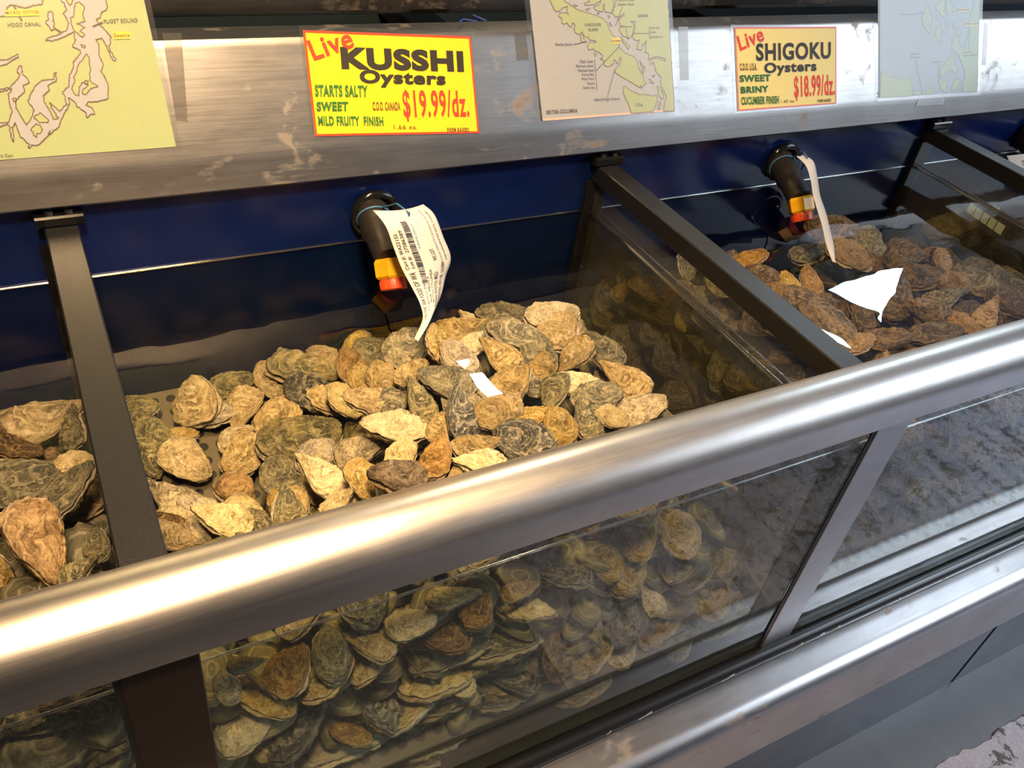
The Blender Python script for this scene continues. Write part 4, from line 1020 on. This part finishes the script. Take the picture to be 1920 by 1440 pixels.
for (x, y, L, W, a, t_, lab) in LEFT: place(x, y, L, W, a, t_, lab, 'large oysters in the leftmost tank', h0, xmin=-1.3, xmax=-.01)
o = place(1797, 418, 120, 60, 20, 'P', 'pale blurred oyster clump behind the right divider', None, p=hx(1797, 418, 2.96), wall=True, xmin=2.875)


# more of the same below and between: nothing tells these apart
KEEP = [(tuple(p), r) for p, r in PLACED]
def near_front(p, v, d=.42):
    """is this spot nearer the eye than a hand-set oyster it would cover"""
    for q, r in KEEP:
        w = q - p if isinstance(q, np.ndarray) else np.array(q)-p
        if np.linalg.norm(w) < (r+.05)*d: return True
    return False
def fill(n, x0, x1, y0, y1, hfn, types, size, label, group, below=(.05, .12), seed=1, front=None):
    r = random.Random(seed); made = []; tries = 0
    while len(made) < n and tries < n*60:
        tries += 1
        x = r.uniform(x0, x1)
        if front is None:
            y = r.uniform(y0, y1); z = hfn(x, y) - r.uniform(*below)
        else:
            y = r.uniform(front[0], front[1]); z = r.uniform(front[2], front[3])
            if z > hfn(x, y)-.02: continue
        if z < tray_z(y)+.03: z = tray_z(y)+.03
        p = np.array([x, y, z])
        if any(np.linalg.norm(p-q) < size*.52 for q in made) or near_front(p, None): continue
        made.append(p)
        L = size*r.uniform(.85, 1.15); W = L*r.uniform(.68, .85); T = L*r.uniform(.28, .38)
        if front is None:
            nn = Vector((r.uniform(-.5, .5), r.uniform(-.75, .15), 1)).normalized(); a = r.uniform(0, 6.28); ax = Vector((math.cos(a), math.sin(a), r.uniform(-.2, .2)))
        else:
            nn = Vector((r.uniform(-.4, .4), -1, r.uniform(-.1, .9))).normalized(); a = r.choice([0, math.pi])+r.gauss(0, .45); ax = Vector((math.cos(a), 0, math.sin(a)))
        X = ax; X = (X - nn*X.dot(nn)).normalized(); B = nn.cross(X)
        ext = [math.sqrt((X[i]*L/2)**2+(B[i]*W/2)**2+(nn[i]*T/2)**2) for i in range(3)]
        p[0] = min(max(p[0], x0+ext[0]), x1-ext[0]); p[1] = min(max(p[1], YG1+.006+ext[1]), YB-.006-ext[1]); p[2] = min(p[2], ZW-.01-ext[2])
        oyster(p, X, nn, L, W, T, r.choice(types), label, group)
    return made
fill(84, .03, 1.30, .84, 1.80, h1, 'TTGMPTG', .125, 'oyster lying deeper among the tan oysters of the middle tank', 'oysters deeper in the middle tank', below=(.02, .07), seed=3)
fill(26, .03, 1.34, 0, 0, lambda x, y: h1(x, y), 'TTGMG', .13, 'oyster further back behind the front glass of the middle tank', 'oysters further behind the middle front glass', front=(.88, .93, -1.66, -1.2), seed=5)
fill(56, 1.44, 2.83, .84, 1.78, h2, 'KKBGK', .13, 'dark oyster lying deeper in the right tank', 'oysters deeper in the right tank', below=(.03, .08), seed=8)
fill(24, 1.44, 2.6, 0, 0, h2, 'KBGGK', .14, 'dim brown oyster behind the bluish front glass', 'oysters behind the bluish front glass', front=(.84, .88, -1.62, -1.22), seed=9)
fill(12, -.62, -.01, .84, 1.75, h0, 'GTBK', .17, 'large oyster lying deeper in the leftmost tank', 'oysters deeper in the leftmost tank', below=(.05, .12), seed=10)
fill(9, -.35, -.01, 0, 0, h0, 'KGB', .16, 'dim oyster behind the front glass left of the dark upright', 'oysters behind the leftmost front glass', front=(.85, .88, -1.62, -1.25), seed=12)
fill(16, 2.88, 3.6, 1.0, 1.80, h3, 'TGBP', .15, 'oyster in the tank beyond the right bar', 'oysters beyond the right bar', below=(.02, .08), seed=14)
print('oysters', N_OYS)
# the hidden mass of each heap
def mass(name, x0, x1, hfn, mat, label, y1=1.80, seed=1, size=.13, drop=.085):
    r = random.Random(seed); V = []; F = []; base = SHAPES[seed % 8][0]; bv = np.array([v.co[:] for v in base.vertices]); bf = [tuple(p.vertices) for p in base.polygons]
    # thin the template: every second ring
    ns, nr = 84, 34
    rings = [i for i in range(1, nr+1) if i in (4, 10, 16, 23, 29, 34)]; ks = range(0, ns, 4); T = [bv[0]]; 
    for i in rings:
        for k in ks: T.append(bv[1+(i-1)*ns+k])
    m = len(ks); TF = [(0, 1+k, 1+(k+1) % m) for k in range(m)]
    for i in range(len(rings)-1):
        for k in range(m):
            a, b = 1+i*m+k, 1+i*m+(k+1) % m; TF.append((a, a+m, b+m, b))
    TF.append(tuple(1+(len(rings)-1)*m+k for k in reversed(range(m))))
    T = np.array(T); rg = [0]+[i/nr for i in rings for _ in ks]; ra = []
    y = .86
    while y < y1:
        x = x0+.07
        while x < x1-.06:
            xx, yy = x+r.uniform(-.02, .02), y+r.uniform(-.02, .02); zt = hfn(xx, yy)-drop; z = tray_z(yy)+.03
            while True:
                zc = min(z, zt)
                if zc >= tray_z(yy)+.01:
                    nn = Vector((r.uniform(-.35, .35), r.uniform(-.5, .2), 1)).normalized(); a = r.uniform(0, 6.28); X = Vector((math.cos(a), math.sin(a), 0)); X = (X-nn*X.dot(nn)).normalized(); Y = nn.cross(X)
                    L = size*r.uniform(.8, 1.05); Mx = np.array([X, Y, nn]).T
                    n0 = len(V)//1; q = (Mx @ (T*np.array([L, L*.95, L*.8])).T).T + np.array([xx, yy, zc])
                    q[:, 1] = np.clip(q[:, 1], YG1+.01, YB-.006); q[:, 0] = np.clip(q[:, 0], x0+.003, x1-.003)
                    V += q.tolist(); F += [tuple(i+n0 for i in f) for f in TF]; ra += rg
                z += .075
                if z > zt: break
            x += .095
        y += .095
    o = mesh(name, V, F, SH[mat], smooth=True); at = o.data.attributes.new('ring', 'FLOAT', 'POINT'); at.data.foreach_set('value', ra); at = o.data.attributes.new('step', 'FLOAT', 'POINT'); at.data.foreach_set('value', [.5]*len(ra))
    tag(o, label, 'oysters', None, 'stuff')
mass('oyster_heap', .02, 1.30, h1, 'G', 'mass of buried oysters inside the tan heap of the middle tank', seed=1)
mass('oyster_heap', 1.44, 2.83, h2, 'K', 'mass of buried dark oysters in the right tank', seed=2)
mass('oyster_heap', -1.3, -.01, h0, 'G', 'mass of buried oysters in the leftmost tank', seed=3, size=.16)


# ------------------------------------------------------------------ water bodies
def water(name, x0, x1, label, mats, zt=ZW):
    nx, ny = 8, 8; V = []; F = []; mi = []
    g = G(); g.box((x0, YG1+.0015, -1.888), (x1, YB-.0015, zt))
    o = g.done(name, list(mats)); o.data.polygons[1].material_index = 0
    for i, p in enumerate(o.data.polygons): p.material_index = 0 if i == 1 else 1
    tag(o, label, 'water')
    r = .0032
    for pth, rr in (([(x, YB-.003, zt) for x in np.linspace(x0, x1, 12)], r), ([(x1-.003, y, zt) for y in np.linspace(YG1, YB, 12)], r*1.8), ([(x0+.003, y, zt) for y in np.linspace(YG1, YB, 12)], r*.7), ([(x, YG1+.004, zt) for x in np.linspace(x0, x1, 12)], r*.8)):
        g = G(); g.tube(pth, rr, 8); g.done('meniscus', MEN, o, smooth=True, sharp=80)
    return o
t, s_ = m_clear('meniscus_water', 1.34, (.93, .95, .95), .05); 
gl = t.n('ShaderNodeBsdfGlossy', Roughness=.12, Color=(1, 1, 1, 1)).outputs[0]
MEN = t.end(t.n('ShaderNodeMixShader', i0=.35, i1=s_, i2=gl).outputs[0])
WA = m_water((.80, .78, .60), 1.0); WB = m_water((.74, .70, .62), .8)
water('water', BX[1]+.005, BX[2]-.019, 'clear water filling the middle tank over the tan oysters', WA)
water('water', BX[0]+.005, BX[1]-.019, 'murky water filling the leftmost tank', WB)
water('water', BX[2]+.005, BX[3]-.019, 'water of the right tank mirroring a bright patch of daylight', WB)
water('water', BX[3]+.005, BX[4]-.019, 'water of the tank at the right edge', WB)

# ------------------------------------------------------------------ light
def area(name, loc, target, size, energy, color, shape='RECTANGLE'):
    l = bpy.data.lights.new(name, 'AREA'); l.shape = shape; l.size = size[0]*S; l.size_y = size[1]*S; l.energy = energy; l.color = color
    o = bpy.data.objects.new(name, l); COL.objects.link(o); o.location = world(loc)
    d = world(target)-world(loc); o.rotation_euler = d.to_track_quat('-Z', 'Y').to_euler(); return o
W_ = bpy.data.worlds.new('hall'); sc.world = W_; W_.use_nodes = True; wt = W_.node_tree; wt.nodes.clear()
wo = wt.nodes.new('ShaderNodeOutputWorld'); bg = wt.nodes.new('ShaderNodeBackground')
tcw = wt.nodes.new('ShaderNodeTexCoord'); sx = wt.nodes.new('ShaderNodeSeparateXYZ'); rp = wt.nodes.new('ShaderNodeValToRGB')
mr = wt.nodes.new('ShaderNodeMapRange'); mr.inputs['From Min'].default_value = -1; mr.inputs['From Max'].default_value = 1
wt.links.new(tcw.outputs['Generated'], sx.inputs[0]); wt.links.new(sx.outputs['X'], mr.inputs['Value']); wt.links.new(mr.outputs[0], rp.inputs['Fac'])
el = rp.color_ramp.elements; el[0].position = .25; el[0].color = (.09, .055, .033, 1); el[1].position = .95; el[1].color = (.44, .48, .58, 1)
m_ = el.new(.6); m_.color = (.17, .15, .145, 1)
zr = wt.nodes.new('ShaderNodeMapRange'); zr.inputs['From Min'].default_value = -.15; zr.inputs['From Max'].default_value = .15; zr.inputs['To Min'].default_value = .12
wt.links.new(sx.outputs['Z'], zr.inputs['Value']); mm = wt.nodes.new('ShaderNodeVectorMath'); mm.operation = 'SCALE'
yr = wt.nodes.new('ShaderNodeMapRange'); yr.inputs['From Min'].default_value = -.9; yr.inputs['From Max'].default_value = .3; yr.inputs['To Min'].default_value = .55
wt.links.new(sx.outputs['Y'], yr.inputs['Value']); zy = wt.nodes.new('ShaderNodeMath'); zy.operation = 'MULTIPLY'; wt.links.new(zr.outputs[0], zy.inputs[0]); wt.links.new(yr.outputs[0], zy.inputs[1])
wt.links.new(rp.outputs[0], mm.inputs[0]); wt.links.new(zy.outputs[0], mm.inputs['Scale'])
wt.links.new(mm.outputs[0], bg.inputs['Color']); bg.inputs['Strength'].default_value = .65; wt.links.new(bg.outputs[0], wo.inputs['Surface'])
# warm lamp over the left tanks, then an added one in front
h1_ = area('warm_light', (.30, 1.05, 1.9), (.45, 1.25, -1.1), (.75, .75), 11.5, (1, .68, .33), 'DISK'); h1_.data.spread = math.radians(95)
front_fill = area('warm_light', (-.1, -.35, 2.2), (.45, 1.25, -1.1), (.5, .5), 10, (1, .68, .38), 'DISK'); front_fill.data.spread = math.radians(70)  # added fill from the front for the oysters behind the glass
# warm tube further back whose mirror image lies on the water
tl_ = area('tube_lamp', (2.90, 5.25, 2.2), (2.90, 5.25, 0), (.15, 1.35), 38, (1, .80, .52)); tl_.rotation_euler = (0, 0, math.radians(4))
# daylight through the open front on the right
area('daylight_opening', (13.5, -5.0, 5.4), (1.8, 1.2, -1.0), (9.0, 5.5), 230, (.76, .88, 1.0))
# added light over the unseen pavement at right, brightens it like open sky
ds_ = area('pavement_fill', (7.5, -1.6, 3.2), (6.0, -.8, -2.73), (2.6, 2.6), 55, (.70, .84, 1.0)); ds_.data.spread = math.radians(80)
# daylight beyond the bench, mirrored in the right tank
area('skylight', (11.4, 7.6, 4.3), (1.8, 1.2, -1.15), (1.3, 1.15), 42, (.72, .90, 1.0))
